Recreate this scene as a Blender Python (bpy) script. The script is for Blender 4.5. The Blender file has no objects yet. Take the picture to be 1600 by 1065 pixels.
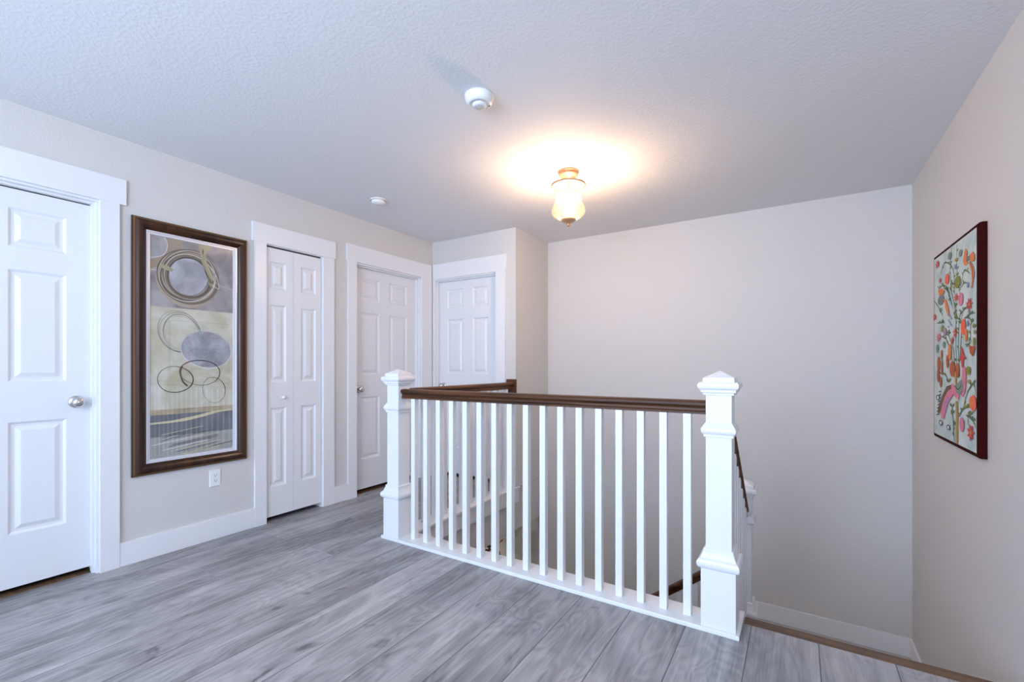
import bpy, math, random
from mathutils import Vector, Matrix
sc = bpy.context.scene
COL = sc.collection
random.seed(7)

# ------------------------------------------------------------------ camera
H = 1.144                      # camera height
cam = bpy.data.cameras.new('camera'); co = bpy.data.objects.new('camera', cam); COL.objects.link(co)
co.location = (0, 0, H); co.rotation_euler = (math.radians(90), 0, math.radians(32.14))
cam.sensor_width = 36; cam.lens = 36*711.9/1600; cam.shift_y = 38.7/1600; cam.clip_start = .02
sc.camera = co
# ------------------------------------------------------------------ view and daylight
sc.view_settings.view_transform = 'Standard'; sc.view_settings.look = 'None'
sc.view_settings.gamma = 1; sc.view_settings.use_curve_mapping = False
sc.view_settings.exposure = 0.06
w = bpy.data.worlds.new('daylight'); sc.world = w; w.use_nodes = True
bg = w.node_tree.nodes['Background']
bg.inputs[0].default_value = (.56, .715, 1.0, 1); bg.inputs[1].default_value = 5.2
LAMP_W = 28; LAMP_COL = (1, .68, .44)

def area(name, loc, rot, sx, sy, power, col):
    l = bpy.data.lights.new(name, 'AREA'); l.shape = 'RECTANGLE'; l.size = sx; l.size_y = sy
    l.energy = power; l.color = col
    o = bpy.data.objects.new(name, l); COL.objects.link(o); o.location = loc; o.rotation_euler = rot
    return o
fl = area('flash_fill', (-.5, -1.6, 2.3), (math.radians(64), 0, math.radians(-6)), 2.4, .7, 46, (.74, .84, 1))  # unseen flash-like fill added behind the camera to brighten stairwell and far wall
fu = area('ceiling_flash_fill', (-.9, -1.5, 1.5), (math.radians(146), 0, 0), .8, .8, 52, (.66, .80, 1))  # second fill, added out of view and aimed up to lighten the ceiling
lh = area('lower_hall_fill', (-4.2, 3.6, -.45), (0, 0, 0), .4, .4, 26, (1, .95, .88))  # invented fill without a fixture, only lifts the closed lower hall
# ------------------------------------------------------------------ dimensions
XL, XR, YF, CH = -3.275, .69, 4.28, 2.44      # left wall, right wall, far wall, ceiling
YA, XA = 3.63, -2.24                          # alcove wall, stairwell side wall
YE = 2.26                                     # floor edge at the stairwell
YB = -3.0                                     # how far back the landing is built
LZ = -.94                                     # stair landing
SB = -.39                                     # underside of the upper floor
LF = -2.82                                    # lower floor

# ------------------------------------------------------------------ materials
def mat(name, col, rough=.5, metal=0, spec=.5, bump=None, coat=0):
    m = bpy.data.materials.new(name); m.use_nodes = True
    nt = m.node_tree; b = nt.nodes['Principled BSDF']
    b.inputs['Base Color'].default_value = (*col, 1); b.inputs['Roughness'].default_value = rough
    b.inputs['Metallic'].default_value = metal; b.inputs['Specular IOR Level'].default_value = spec
    b.inputs['Coat Weight'].default_value = coat; b.inputs['Coat Roughness'].default_value = .15
    if bump:
        scale, dist, detail = bump[:3]
        tc = nt.nodes.new('ShaderNodeTexCoord'); n = nt.nodes.new('ShaderNodeTexNoise')
        n.inputs['Scale'].default_value = scale; n.inputs['Detail'].default_value = detail
        nt.links.new(tc.outputs['Object'], n.inputs['Vector'])
        src = n.outputs[0]
        if len(bump) > 3:
            r = nt.nodes.new('ShaderNodeValToRGB'); r.color_ramp.elements[0].position = bump[3]; r.color_ramp.elements[1].position = bump[4]
            nt.links.new(src, r.inputs[0]); src = r.outputs[0]
        bp = nt.nodes.new('ShaderNodeBump'); bp.inputs['Distance'].default_value = dist; bp.inputs['Strength'].default_value = 1
        nt.links.new(src, bp.inputs['Height']); nt.links.new(bp.outputs[0], b.inputs['Normal'])
    return m
def srgb(r, g, b):
    f = lambda c: (c/255/12.92 if c/255 <= .04045 else ((c/255+.055)/1.055)**2.4)
    return (f(r), f(g), f(b))
M = {}
M['wall'] = mat('wall_paint', (.64, .62, .598), .6, bump=(80, .00055, 3, .40, .66))
M['ceiling'] = mat('ceiling_paint', (.79, .785, .79), .8, bump=(66, .0006, 4, .42, .62))
M['trim'] = mat('trim_paint', (.79, .79, .80), .32)
M['door'] = mat('door_paint', (.77, .775, .79), .42)
M['carpet'] = mat('pale_carpet', (.5, .5, .5), .9)
M['dark'] = mat('gap_shade_black', (.03, .03, .028), .8)  # black paint standing for the shade in the door gaps
M['white'] = mat('white_plastic', (.84, .84, .82), .35)
M['slot'] = mat('slot_dark', (.05, .05, .05), .6)
M['nickel'] = mat('satin_nickel', (.62, .60, .57), .22, 1)
M['canopy_metal'] = mat('canopy_metal', (.20, .11, .065), .45, .5)
M['bronze'] = mat('lamplit_bronze', (.62, .34, .18), .4, .4)  # lighter copy of the canopy bronze, lamplight on the finial put into its colour

def wood(name, c1, c2, rough=.42, coat=.08, axis=0, scale=6):
    m = mat(name, c1, rough, coat=coat); nt = m.node_tree; b = nt.nodes['Principled BSDF']
    tc = nt.nodes.new('ShaderNodeTexCoord'); mp = nt.nodes.new('ShaderNodeMapping')
    s = [scale*6]*3; s[axis] = scale*.35; mp.inputs['Scale'].default_value = s
    n = nt.nodes.new('ShaderNodeTexNoise'); n.inputs['Scale'].default_value = 1; n.inputs['Detail'].default_value = 5; n.inputs['Distortion'].default_value = .6
    r = nt.nodes.new('ShaderNodeValToRGB'); e = r.color_ramp.elements
    e[0].position = .35; e[0].color = (*c1, 1); e[1].position = .68; e[1].color = (*c2, 1)
    nt.links.new(tc.outputs['Object'], mp.inputs[0]); nt.links.new(mp.outputs[0], n.inputs['Vector'])
    nt.links.new(n.outputs[0], r.inputs[0]); nt.links.new(r.outputs[0], b.inputs['Base Color'])
    b.inputs['Specular IOR Level'].default_value = .3
    return m
M['rail'] = wood('stained_rail', (.030, .010, .003), (.12, .042, .012))
M['rail_y'] = wood('stained_rail_side', (.05, .018, .006), (.19, .07, .02), axis=1)
M['nosing'] = wood('nosing_oak', (.09, .048, .026), (.17, .098, .055), .45, .1)
M['frame'] = wood('picture_frame_wood', (.014, .005, .002), (.06, .02, .007), .30, .10, axis=2, scale=3)
M['frame_gold'] = mat('frame_gold_edge', (.22, .12, .05), .35, .8)
M['silver'] = mat('silver_liner', (.72, .72, .76), .3, .35)

def floor_material():
    m = mat('grey_oak_planks', (.3, .3, .32), .42); nt = m.node_tree; N = nt.nodes; L = nt.links
    b = N['Principled BSDF']
    def node(t, **k):
        n = N.new(t)
        for a, v in k.items(): setattr(n, a, v)
        return n
    def mth(op, a, bb=None, clamp=False):
        n = node('ShaderNodeMath', operation=op, use_clamp=clamp)
        for i, v in enumerate((a, bb)):
            if v is None: continue
            if isinstance(v, (int, float)): n.inputs[i].default_value = v
            else: L.new(v, n.inputs[i])
        return n.outputs[0]
    uv = node('ShaderNodeUVMap', uv_map='plank'); rnd = node('ShaderNodeUVMap', uv_map='tone')
    su = node('ShaderNodeSeparateXYZ'); L.new(uv.outputs[0], su.inputs[0])
    sr = node('ShaderNodeSeparateXYZ'); L.new(rnd.outputs[0], sr.inputs[0])
    u, v = su.outputs[0], su.outputs[1]; tone, off = sr.outputs[0], sr.outputs[1]
    cb = node('ShaderNodeCombineXYZ'); L.new(u, cb.inputs[0]); L.new(v, cb.inputs[1]); L.new(mth('MULTIPLY', off, 37.0), cb.inputs[2])
    def noise(sx, sy, detail, dist, add=None):
        mp = node('ShaderNodeMapping'); mp.inputs['Scale'].default_value = (sx, sy, 1)
        L.new(cb.outputs[0] if add is None else add, mp.inputs[0])
        n = node('ShaderNodeTexNoise'); n.inputs['Scale'].default_value = 1; n.inputs['Detail'].default_value = detail
        n.inputs['Distortion'].default_value = dist; L.new(mp.outputs[0], n.inputs['Vector']); return n.outputs[0]
    broad = noise(5, 1.5, 2, .5)            # soft light and dark clouds of the print
    contour = noise(6.5, 1.9, 1.5, .9)      # cathedral figure: bands of this field
    bands = mth('FRACT', mth('MULTIPLY', contour, 9))
    bands = mth('ABSOLUTE', mth('SUBTRACT', bands, .5))
    streak = noise(26, .9, 4, .5)
    fine = noise(150, 5, 5, .3)
    pores = noise(60, 3.0, 3, .8)
    knot = noise(6, 3.0, 2, 1.5)
    kd = node('ShaderNodeMapRange'); kd.inputs[1].default_value = .66; kd.inputs[2].default_value = .76; L.new(knot, kd.inputs[0])
    val = mth('ADD', mth('MULTIPLY', broad, .46), mth('MULTIPLY', bands, .17))
    val = mth('ADD', val, mth('MULTIPLY', mth('SUBTRACT', streak, .42), .22))
    val = mth('ADD', val, mth('MULTIPLY', fine, .16)); val = mth('ADD', val, mth('MULTIPLY', pores, .26))
    val = mth('ADD', val, mth('MULTIPLY', mth('SUBTRACT', tone, .5), .12))
    val = mth('SUBTRACT', val, mth('MULTIPLY', kd.outputs[0], .16))
    r = node('ShaderNodeValToRGB'); e = r.color_ramp.elements
    e[0].position = .30; e[0].color = (.12, .115, .12, 1)
    e[1].position = .72; e[1].color = (.52, .50, .495, 1)
    k = e.new(.52); k.color = (.325, .313, .315, 1)
    L.new(val, r.inputs[0])
    # seams: dark line at plank edges
    eu = mth('MINIMUM', u, mth('SUBTRACT', .245, u)); ends = mth('ABSOLUTE', sr.outputs[0])
    su_ = node('ShaderNodeMapRange'); su_.inputs[1].default_value = .0010; su_.inputs[2].default_value = .0022; L.new(eu, su_.inputs[0])
    mx = node('ShaderNodeMix', data_type='RGBA'); L.new(su_.outputs[0], mx.inputs[0])
    mx.inputs[6].default_value = (.05, .05, .055, 1); L.new(r.outputs[0], mx.inputs[7])
    L.new(mx.outputs[2], b.inputs['Base Color'])
    bp = node('ShaderNodeBump'); bp.inputs['Distance'].default_value = .0015; bp.inputs['Strength'].default_value = .35
    L.new(mth('ADD', fine, su_.outputs[0]), bp.inputs['Height']); L.new(bp.outputs[0], b.inputs['Normal'])
    b.inputs['Roughness'].default_value = .38
    return m
M['floor'] = floor_material()

def flat(name, rgb, rough=.7): M[name] = mat('paint_'+name, srgb(*rgb), rough); return M[name]

# ------------------------------------------------------------------ mesh helpers
class MB:
    def __init__(s): s.v = []; s.f = []; s.m = []; s.mats = []; s.sm = []
    def mi(s, m):
        if m not in s.mats: s.mats.append(m)
        return s.mats.index(m)
    def add(s, vs, fs, m, smooth=False):
        o = len(s.v); s.v += [tuple(v) for v in vs]; k = s.mi(m)
        for f in fs: s.f.append([i+o for i in f]); s.m.append(k); s.sm.append(smooth)
        return s
    def box(s, x0, x1, y0, y1, z0, z1, m):
        return s.add([(x0,y0,z0),(x1,y0,z0),(x1,y1,z0),(x0,y1,z0),(x0,y0,z1),(x1,y0,z1),(x1,y1,z1),(x0,y1,z1)],
                     [(3,2,1,0),(4,5,6,7),(0,1,5,4),(1,2,6,5),(2,3,7,6),(3,0,4,7)], m)
    def rings(s, rs, m, smooth=False, cap=True, closed=True):
        """skin a list of equal-length vertex rings"""
        n = len(rs[0]); vs = [p for r in rs for p in r]; fs = []
        for i in range(len(rs)-1):
            for j in range(n if closed else n-1):
                a, b = i*n+j, i*n+(j+1) % n
                fs.append((a, b, b+n, a+n))
        if cap: fs.append(tuple(reversed(range(n)))); fs.append(tuple((len(rs)-1)*n+j for j in range(n)))
        return s.add(vs, fs, m, smooth)
    def square_lathe(s, cx, cy, prof, m):
        return s.rings([[(cx-h,cy-h,z),(cx+h,cy-h,z),(cx+h,cy+h,z),(cx-h,cy+h,z)] for h, z in prof], m)
    def lathe(s, c, prof, m, n=40, axis='z', smooth=True, cap=False):
        rs = []
        for r, t in prof:
            ring = []
            for k in range(n):
                a = 2*math.pi*k/n; p, q = r*math.cos(a), r*math.sin(a)
                d = {'z': (p, q, t), 'x': (t, p, q), 'y': (q, t, p)}[axis]
                ring.append((c[0]+d[0], c[1]+d[1], c[2]+d[2]))
            rs.append(ring)
        return s.rings(rs, m, smooth, cap)
    def sweep(s, prof, a, b, m):
        """profile of (sideways, up) points swept from a to b"""
        a, b = Vector(a), Vector(b); d = (b-a).normalized(); side = Vector((d.y, -d.x, 0)).normalized()
        return s.rings([[p+side*q[0]+Vector((0,0,q[1])) for q in prof] for p in (a, b)], m)
    def build(s, name, parent=None, bevel=0, recalc=True):
        me = bpy.data.meshes.new(name); me.from_pydata(s.v, [], s.f); me.update()
        for m in s.mats: me.materials.append(m)
        for p, k, q in zip(me.polygons, s.m, s.sm): p.material_index = k; p.use_smooth = q
        import bmesh
        if recalc: bm = bmesh.new(); bm.from_mesh(me); bmesh.ops.recalc_face_normals(bm, faces=bm.faces); bm.to_mesh(me); bm.free()
        o = bpy.data.objects.new(name, me); COL.objects.link(o)
        if parent: o.parent = parent; o.matrix_parent_inverse = Matrix.Translation(-parent.location)
        if bevel:
            b = o.modifiers.new('bevel', 'BEVEL'); b.width = bevel; b.segments = 2; b.limit_method = 'ANGLE'; b.angle_limit = math.radians(40)
        return o
def tag(o, label=None, cat=None, group=None, kind=None):
    if label: o['label'] = label
    if cat: o['category'] = cat
    if group: o['group'] = group
    if kind: o['kind'] = kind
    return o
def empty(name, loc): 
    o = bpy.data.objects.new(name, None); COL.objects.link(o); o.location = loc; o.empty_display_size = .1
    return o

# ------------------------------------------------------------------ floor
def floor():
    me = bpy.data.meshes.new('floor'); vs, fs, uv, tn = [], [], [], []
    W = .245; x = -.174 - 14*W; rg = random.Random(12)
    fixed = {-2.869: [1.24], -2.624: [1.752], -3.114: [1.752]}
    TONES = {(-3.359, 1): .25, (-3.114, 1): .8, (-3.114, 2): .65, (-2.869, 1): .15, (-2.869, 2): .1, (-2.624, 1): .75, (-2.624, 2): .2, (-2.379, 1): .7, (-2.134, 1): .2, (-1.889, 1): .75, (-1.644, 1): .3}
    def rect(x0, x1, y0, y1, u0, v0, t, o):
        k = len(vs); vs.extend([(x0,y0,0),(x1,y0,0),(x1,y1,0),(x0,y1,0)]); fs.append((k,k+1,k+2,k+3))
        for a, b in ((x0,y0),(x1,y0),(x1,y1),(x0,y1)): uv.append((a-u0, b-v0)); tn.append((t, o))
    while x < XR+.1:
        x1 = x+W; key = min(fixed, key=lambda q: abs(q-x))
        cuts = fixed[key] if abs(key-x) < .02 else [rg.uniform(-.4, .7) if x > -2.2 else rg.uniform(-.5, .3)]
        ys = [YB-.05] + [c-2.2 for c in cuts if c-2.2 > YB] + cuts + [4.2]
        for a, b in zip(ys, ys[1:]):
            t, o = rg.random(), rg.random()
            for (xx, yy), tt in TONES.items():
                if abs(xx-x) < .03 and a < yy < b: t = tt
            a0, b0 = a+.0012, b-.0012
            for lx0, lx1, ly0, ly1 in ((XL-.13, XR+.12, YB, YE), (XL-.13, XA+.02, YE, YA+.12)):
                p, q, r_, s_ = max(x, lx0), min(x1, lx1), max(a0, ly0), min(b0, ly1)
                if q-p > 1e-4 and s_-r_ > 1e-4: rect(p, q, r_, s_, x, 0, t, o)
        x = x1
    n = len(vs)
    me.from_pydata(vs, [], fs); 
    for nm, data in (('plank', uv), ('tone', tn)):
        l = me.uv_layers.new(name=nm)
        for i, d in enumerate(data): l.data[i].uv = d
    me.materials.append(M['floor'])
    o = bpy.data.objects.new('floor', me); COL.objects.link(o)
    return tag(o, 'grey wood plank floor of the upstairs landing', 'floor', kind='structure')
floor()
def S(name, mb, label=None, cat=None, bevel=0):
    o = mb.build(name, bevel=bevel); return tag(o, label, cat, kind='structure')
WL, CE, TR = M['wall'], M['ceiling'], M['trim']
# upper floor structure (its painted underside and edges show in the stairwell)
m = MB(); m.box(XL-.12, XR+.12, YB, YE, SB, -.002, WL); m.box(XL-.12, XA, YE, YF+.12, SB, -.002, WL)
S('ceiling_lower', m, 'painted floor edge and ceiling over the lower hall', 'ceiling')
# ceiling
m = MB(); m.box(XL-.12, XR+.12, YB, YF+.12, CH, CH+.1, CE); S('ceiling', m, 'textured white ceiling of the upstairs landing', 'ceiling')
# walls
D1 = (.07, .919, 2.06); D2 = (1.848, 2.315, 2.03); D3 = (2.644, 3.457, 2.048)   # openings in the left wall: y0, y1, top
m = MB(); ys = [YB, D1[0], D1[1], D2[0], D2[1], D3[0], D3[1], YA+.1]
for i in range(len(ys)-1):
    top = (D1, D2, D3)[i//2][2] if i % 2 else 0
    m.box(XL-.12, XL, ys[i], ys[i+1], top, CH, WL)
S('wall_left', m, 'long greige left wall with three white doors', 'wall')
D4 = (-3.247, -2.458, 2.046)
m = MB(); m.box(XL, D4[0], YA, YA+.12, 0, CH, WL); m.box(D4[0], D4[1], YA, YA+.12, D4[2], CH, WL); m.box(D4[1], XA, YA, YA+.12, 0, CH, WL)
S('wall_alcove', m, 'greige end wall around the corner door', 'wall')
m = MB(); m.box(XA-.12, XA, YA+.12, YF, 0, CH, WL)
S('wall_stairwell', m, 'short greige wall between corner door and far wall', 'wall')
m = MB(); m.box(-2.36, XR, YF, YF+.12, LF, SB, WL); m.box(XA, XR, YF, YF+.12, SB, CH, WL)
S('wall_far', m, 'tall greige far wall over the stairwell', 'wall')
m = MB(); m.box(XR, XR+.12, YB, YF+.12, LF, CH, WL); S('wall_right', m, 'greige right wall with the flower canvas', 'wall')
# lower level shell
m = MB(); m.box(-5.2, XR+.12, YE-3.0, 6.2, LF-.1, LF, M['carpet']); S('floor_lower', m, 'pale floor of the lower hall', 'floor')
m = MB(); m.box(-5.2, -2.24, 5.3, 5.42, LF, SB, WL); m.box(-2.36, -2.24, YF+.12, 5.3, LF, SB, WL); S('wall_lower_back', m, 'greige wall of the lower hall seen under the floor edge', 'wall')
m = MB(); m.box(-5.32, -5.2, YE-3.0, 5.42, LF, SB+.1, WL); m.box(-5.2, XR+.12, YE-3.12, YE-3.0, LF, SB+.1, WL); S('wall_lower_side', m, 'greige walls closing the lower hall', 'wall')
m = MB(); m.box(-5.2, XL-.12, YE-3.0, 5.42, SB, SB+.1, WL); m.box(XL-.12, -2.24, YF+.12, 5.42, SB, SB+.1, WL); S('ceiling_hall', m, 'painted ceiling of the lower hall', 'ceiling')
# black boxes added behind the doors: block light leaks, keep hair-line gaps dark
for i, (x0, x1, y0, y1) in enumerate(((XL-1.0, XL-.12, .0, 1.0), (XL-.8, XL-.12, 1.78, 2.38), (XL-1.0, XL-.12, 2.56, YA+.12), (XL-.02, XA-.12, YA+.12, YA+.6))):
    m = MB(); z0, z1 = -.012, 2.15; dk = M['dark']; t = .02
    m.box(x0, x1, y0, y1, z0-t, z0, dk); m.box(x0, x1, y0, y1, z1, z1+t, dk)
    if i < 3:
        m.box(x0-t, x0, y0, y1, z0, z1, dk); m.box(x0, x1, y0-t, y0, z0, z1, dk); m.box(x0, x1, y1, y1+t, z0, z1, dk)
    else:
        m.box(x0, x1, y1, y1+t, z0, z1, dk); m.box(x0-t, x0, y0, y1, z0, z1, dk); m.box(x1, x1+t, y0, y1, z0, z1, dk)
    S('wall_closet_blocker' if i == 1 else 'wall_room_blocker', m, ['added black box that keeps the gaps of the leftmost door dark', 'added black box that keeps the gaps of the bifold closet door dark', 'added black box that keeps the gaps of the door left of the corner dark', 'added black box that keeps the gaps of the corner door dark'][i], 'wall')

# ------------------------------------------------------------------ trim
BB = .135
def bb(name, label, *boxes):
    m = MB()
    for b in boxes: m.box(*b, TR)
    return S(name, m, label, 'baseboard', bevel=.002)
bb('baseboard_left', 'white baseboard along the left wall', (XL, XL+.016, YB, D1[0]-.09, 0, BB), (XL, XL+.016, 1.005, 1.765, 0, BB), (XL, XL+.016, 2.417, 2.557, 0, BB))
bb('baseboard_alcove', 'white baseboard right of the corner door', (-2.35, XA, YA-.016, YA, 0, BB))
bb('baseboard_far', 'white baseboard on the far wall at the stair landing', (-.30, XR, YF-.016, YF, LZ, LZ+BB))
bb('baseboard_right', 'white baseboard at the foot of the right wall', (XR-.016, XR, 3.32, YF-.016, LZ, LZ+BB), (XR-.016, XR, YB, 2.24, 0, BB))

# ------------------------------------------------------------------ doors
def panel_leaf(name, parent, w, h, t, cols, rows, place, m=None, holes=None):
    """moulded panel door: local u 0..w, v 0..h, face at n=0 going back to -t; place(u,v,n) -> world"""
    m = m or M['door']; mb = MB()
    us = sorted({0, w, *[c for p in cols for c in p]}); vs = sorted({0, h, *[c for p in rows for c in p]})
    for i in range(len(us)-1):
        for j in range(len(vs)-1):
            cell = (us[i], us[i+1], vs[j], vs[j+1])
            if (us[i], us[i+1]) in cols and (vs[j], vs[j+1]) in rows:
                rs = []
                for ins, d in ((0, 0), (.004, -.002), (.012, -.009), (.022, -.010), (.026, -.0095), (.044, -.0015), (.046, -.001)):
                    a, b, c_, d_ = cell[0]+ins, cell[1]-ins, cell[2]+ins, cell[3]-ins
                    rs.append([place(a, c_, d), place(b, c_, d), place(b, d_, d), place(a, d_, d)])
                mb.rings(rs, m, cap=False); mb.add(rs[-1], [(0, 1, 2, 3)], m)
            else:
                a, b, c_, d_ = cell; mb.add([place(a, c_, 0), place(b, c_, 0), place(b, d_, 0), place(a, d_, 0)], [(0, 1, 2, 3)], m)
    q = [place(0, 0, 0), place(w, 0, 0), place(w, h, 0), place(0, h, 0)]; r = [place(0, 0, -t), place(w, 0, -t), place(w, h, -t), place(0, h, -t)]
    mb.rings([q, r], m, cap=False); mb.add(r, [(0, 1, 2, 3)], m)
    return mb.build(name, parent)
def knob(parent, c, axis, sgn, r=.027, label=None, m=None, rose=True, key=False):
    m = m or M['nickel']; mb = MB()
    if rose: mb.lathe(c, [(.0, 0), (r*1.22, 0), (r*1.22, sgn*.004), (r*1.05, sgn*.009), (r*.5, sgn*.012)], m, axis=axis)
    p = [(r*.42, 0), (r*.38, sgn*.018), (r*.5, sgn*.026), (r*.85, sgn*.032), (r, sgn*.042), (r*.98, sgn*.052), (r*.8, sgn*.060), (r*.45, sgn*.064), (0.0005, sgn*.065)]
    mb.lathe(c, p, m, axis=axis)
    o = mb.build('door_knob', parent)
    if label: o['label'] = label
    if key:
        k = MB(); k.lathe((c[0]+sgn*.0645 if axis == 'x' else c[0], c[1], c[2]), [(0.0005, .0025), (.007, .0025), (.008, 0)], M['nickel'], axis=axis, n=20)
        k.build('keyhole_disc', o)
    return o
def casing(parent, place, u0, u1, top, legL, legR, head, ears=(.022, .022), th=.018):
    """flat casing boards around an opening; place(u,v,n): n out of the wall"""
    def board(a, b, c, d, n0, n1, name):
        mb = MB(); q = lambda n: [place(a, c, n), place(b, c, n), place(b, d, n), place(a, d, n)]
        mb.rings([q(n0), q(n1)], TR); return mb.build(name, parent, bevel=.0008)
    board(u0-legL, u0, 0, top, 0, th, 'casing_leg'); board(u1, u1+legR, 0, top, 0, th, 'casing_leg')
    board(u0-legL-ears[0], u1+legR+ears[1], top, top+head, 0, th+.0004, 'casing_header')
def jamb(parent, place, u0, u1, top, depth, stop, th=.012):
    mb = MB()
    def bx(a, b, c, d, n0, n1):
        q = lambda n: [place(a, c, n), place(b, c, n), place(b, d, n), place(a, d, n)]
        mb.rings([q(n0), q(n1)], TR)
    bx(u0, u0+th, 0, top, -depth, .001); bx(u1-th, u1, 0, top, -depth, .001); bx(u0+th, u1-th, top-th, top, -depth, .001)
    if stop:
        a, b = stop   # stop strip from a to b in depth
        bx(u0+th, u0+th+.011, 0, top-th, b, a); bx(u1-th-.011, u1-th, 0, top-th, b, a); bx(u0+th+.011, u1-th-.011, top-th-.011, top-th, b, a)
    return mb.build('door_jamb', parent)
onL = lambda x0: (lambda u, v, n: (x0+n, u, v))         # on the left wall: u = y, out = +x
ROWS = [(.265, .83), (1.03, 1.598), (1.71, 1.908)]       # rows above the leaf bottom (leaf starts at .02)
def full_door(name, label, y0, y1, top, leaf0, leafw, cols, x_leaf, legs, head, ears, knob_at, key=False):
    e = tag(empty(name, (XL, (y0+y1)/2, 0)), label, 'door', kind='structure')
    casing(e, onL(XL), y0, y1, top, *legs, head, ears)
    jamb(e, onL(XL), y0, y1, top, .118, (x_leaf+.034-XL, x_leaf+.001-XL))
    panel_leaf('door_leaf', e, leafw, 2.0, .035, cols, ROWS, lambda u, v, n: (x_leaf+n, leaf0+u, v+.032))
    knob(e, (x_leaf, *knob_at), 'x', 1, key=key)
    th = MB(); th.box(XL-.12, XL-.045, y0+.012, y1-.012, -.001, .006, M['nosing']); th.build('threshold', e)
    return e
full_door('door_1', 'white six panel door at the left edge beside the tall picture', D1[0], D1[1], D1[2], .088, .813, [(.17, .385), (.497, .712)], XL-.058,
          (.086, .086), .145, (.03, .03), (.838, .948), True)
full_door('door_3', 'white six panel door left of the corner, behind the left newel post', D3[0], D3[1], D3[2], D3[0]+.013, .786, [(.09, .312), (.431, .665)], XL-.062,
          (.088, .15), .145, (.012, -.004), (2.72, .935))
# bifold closet door
e = tag(empty('door_2', (XL, 2.08, 0)), 'narrow white bifold closet door between two wall doors', 'door', kind='structure')
casing(e, onL(XL), D2[0], D2[1], D2[2], .083, .102, .138, (.018, .013))
jamb(e, onL(XL), D2[0], D2[1], D2[2], .118, None, th=.006)
BR = [(.215, .80), (.985, 1.56), (1.675, 1.878)]
for y0, w_, cs in ((1.858, .208, (.026, .152)), (2.068, .237, (.062, .192))):
    panel_leaf('bifold_leaf', e, w_, 1.975, .03, [cs], BR, lambda u, v, n, y0=y0: (XL-.004+n, y0+u, v+.036))
k = MB(); k.lathe((XL-.004, 1.977, .908), [(.007, 0), (.006, .012), (.013, .018), (.0155, .026), (.012, .033), (.0005, .035)], M['white'], axis='x', n=24)
k.build('door_knob', e)['label'] = 'small round white knob'
k = MB(); k.box(XL-.05, XL-.015, D2[0]+.008, D2[1]-.008, D2[2]-.017, D2[2]-.007, M['slot']); k.build('top_track', e)
# corner door
e = tag(empty('door_4', (-2.85, YA, 0)), 'white six panel door facing the camera on the end wall', 'door', kind='structure')
onA = lambda u, v, n: (u, YA-n, v)
casing(e, onA, D4[0], D4[1], D4[2], .009, .108, .157, (0, .011))
jamb(e, onA, D4[0], D4[1], D4[2], .118, (-.028, -.058))
panel_leaf('door_leaf', e, .764, 2.0, .035, [(.112, .325), (.446, .64)], ROWS, lambda u, v, n: (D4[0]+.0125+u, YA+.062-n, v+.032))
knob(e, (-3.17, YA+.062, .935), 'y', -1)
th = MB(); th.box(D4[0]+.012, D4[1]-.012, YA+.05, YA+.12, -.001, .006, M['nosing']); th.build('threshold', e)

# ------------------------------------------------------------------ balustrades
RAILP = [(-.023, 0), (.023, 0), (.023, .010), (.018, .016), (.018, .026), (.024, .034), (.0315, .040), (.0315, .051), (.026, .058), (.012, .0615),
         (-.012, .0615), (-.026, .058), (-.0315, .051), (-.0315, .040), (-.024, .034), (-.018, .026), (-.018, .016), (-.023, .010)]
def newel(parent, cx, cy, dz=0, foot=None):
    foot = .02 if foot is None else foot
    z = lambda q: q+dz
    b = MB(); b.square_lathe(cx, cy, [(.069, foot), (.069, z(.29)), (.0515, z(.29)), (.0515, z(1.04))], TR)
    post = b.build('newel_post', parent, bevel=.0015)
    b = MB(); b.square_lathe(cx, cy, [(.0695, z(.272)), (.075, z(.272)), (.081, z(.278)), (.084, z(.288)), (.084, z(.298)), (.079, z(.308)), (.070, z(.314)), (.069, z(.320)),
        (.064, z(.330)), (.0625, z(.337)), (.060, z(.338)), (.0595, z(.352)), (.0517, z(.357))], TR); b.build('moulding', post)
    b = MB(); b.square_lathe(cx, cy, [(.0517, z(.836)), (.0585, z(.836)), (.0595, z(.848)), (.0625, z(.850)), (.067, z(.856)), (.0690, z(.864)), (.068, z(.873)), (.063, z(.882)), (.058, z(.890)), (.0545, z(.897)), (.0517, z(.898))], TR)
    b.build('moulding', post)
    b = MB(); b.square_lathe(cx, cy, [(.0517, z(1.018)), (.0605, z(1.018)), (.0615, z(1.027)), (.069, z(1.030)), (.0695, z(1.040)), (.074, z(1.042)), (.079, z(1.048)), (.081, z(1.056)),
        (.080, z(1.066)), (.074, z(1.073)), (.0625, z(1.074)), (.0615, z(1.092)), (.002, z(1.122))], TR); b.build('cap', post)
    return post
RY, RX = 2.181, -2.28           # centre lines of the front and side rails
NRX, NLX = -.290, -2.2685
RZ = .929                       # underside of the handrails
fb = tag(empty('front_balustrade', ((NRX+NLX)/2, RY, 0)), 'white balustrade with brown handrail and two tall newel posts across the landing', 'balustrade')
post_r = newel(fb, NRX, RY); post_l = newel(fb, NLX, RY)
b = MB(); b.sweep(RAILP, (NLX+.051, RY, RZ), (NRX-.051, RY, RZ), M['rail']); b.build('handrail', fb)['label'] = 'dark brown stained handrail'
def baluster(parent, cx, cy, z0, z1, h=.0165, slope=0, ax='y'):
    b = MB()
    q = lambda z, k: [(cx-h, cy-h, z-k*(slope*-h)), (cx+h, cy-h, z-k*(slope*-h if ax == 'y' else slope*h)), (cx+h, cy+h, z-k*slope*h), (cx-h, cy+h, z-k*(slope*h if ax == 'y' else slope*-h))]
    b.rings([q(z0, 1), q(z1, 1)], TR)
    return b.build('baluster', parent)
for i in range(17): baluster(fb, -2.131+.0165+i*.1056, RY-.006, .02, RZ)
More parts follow.
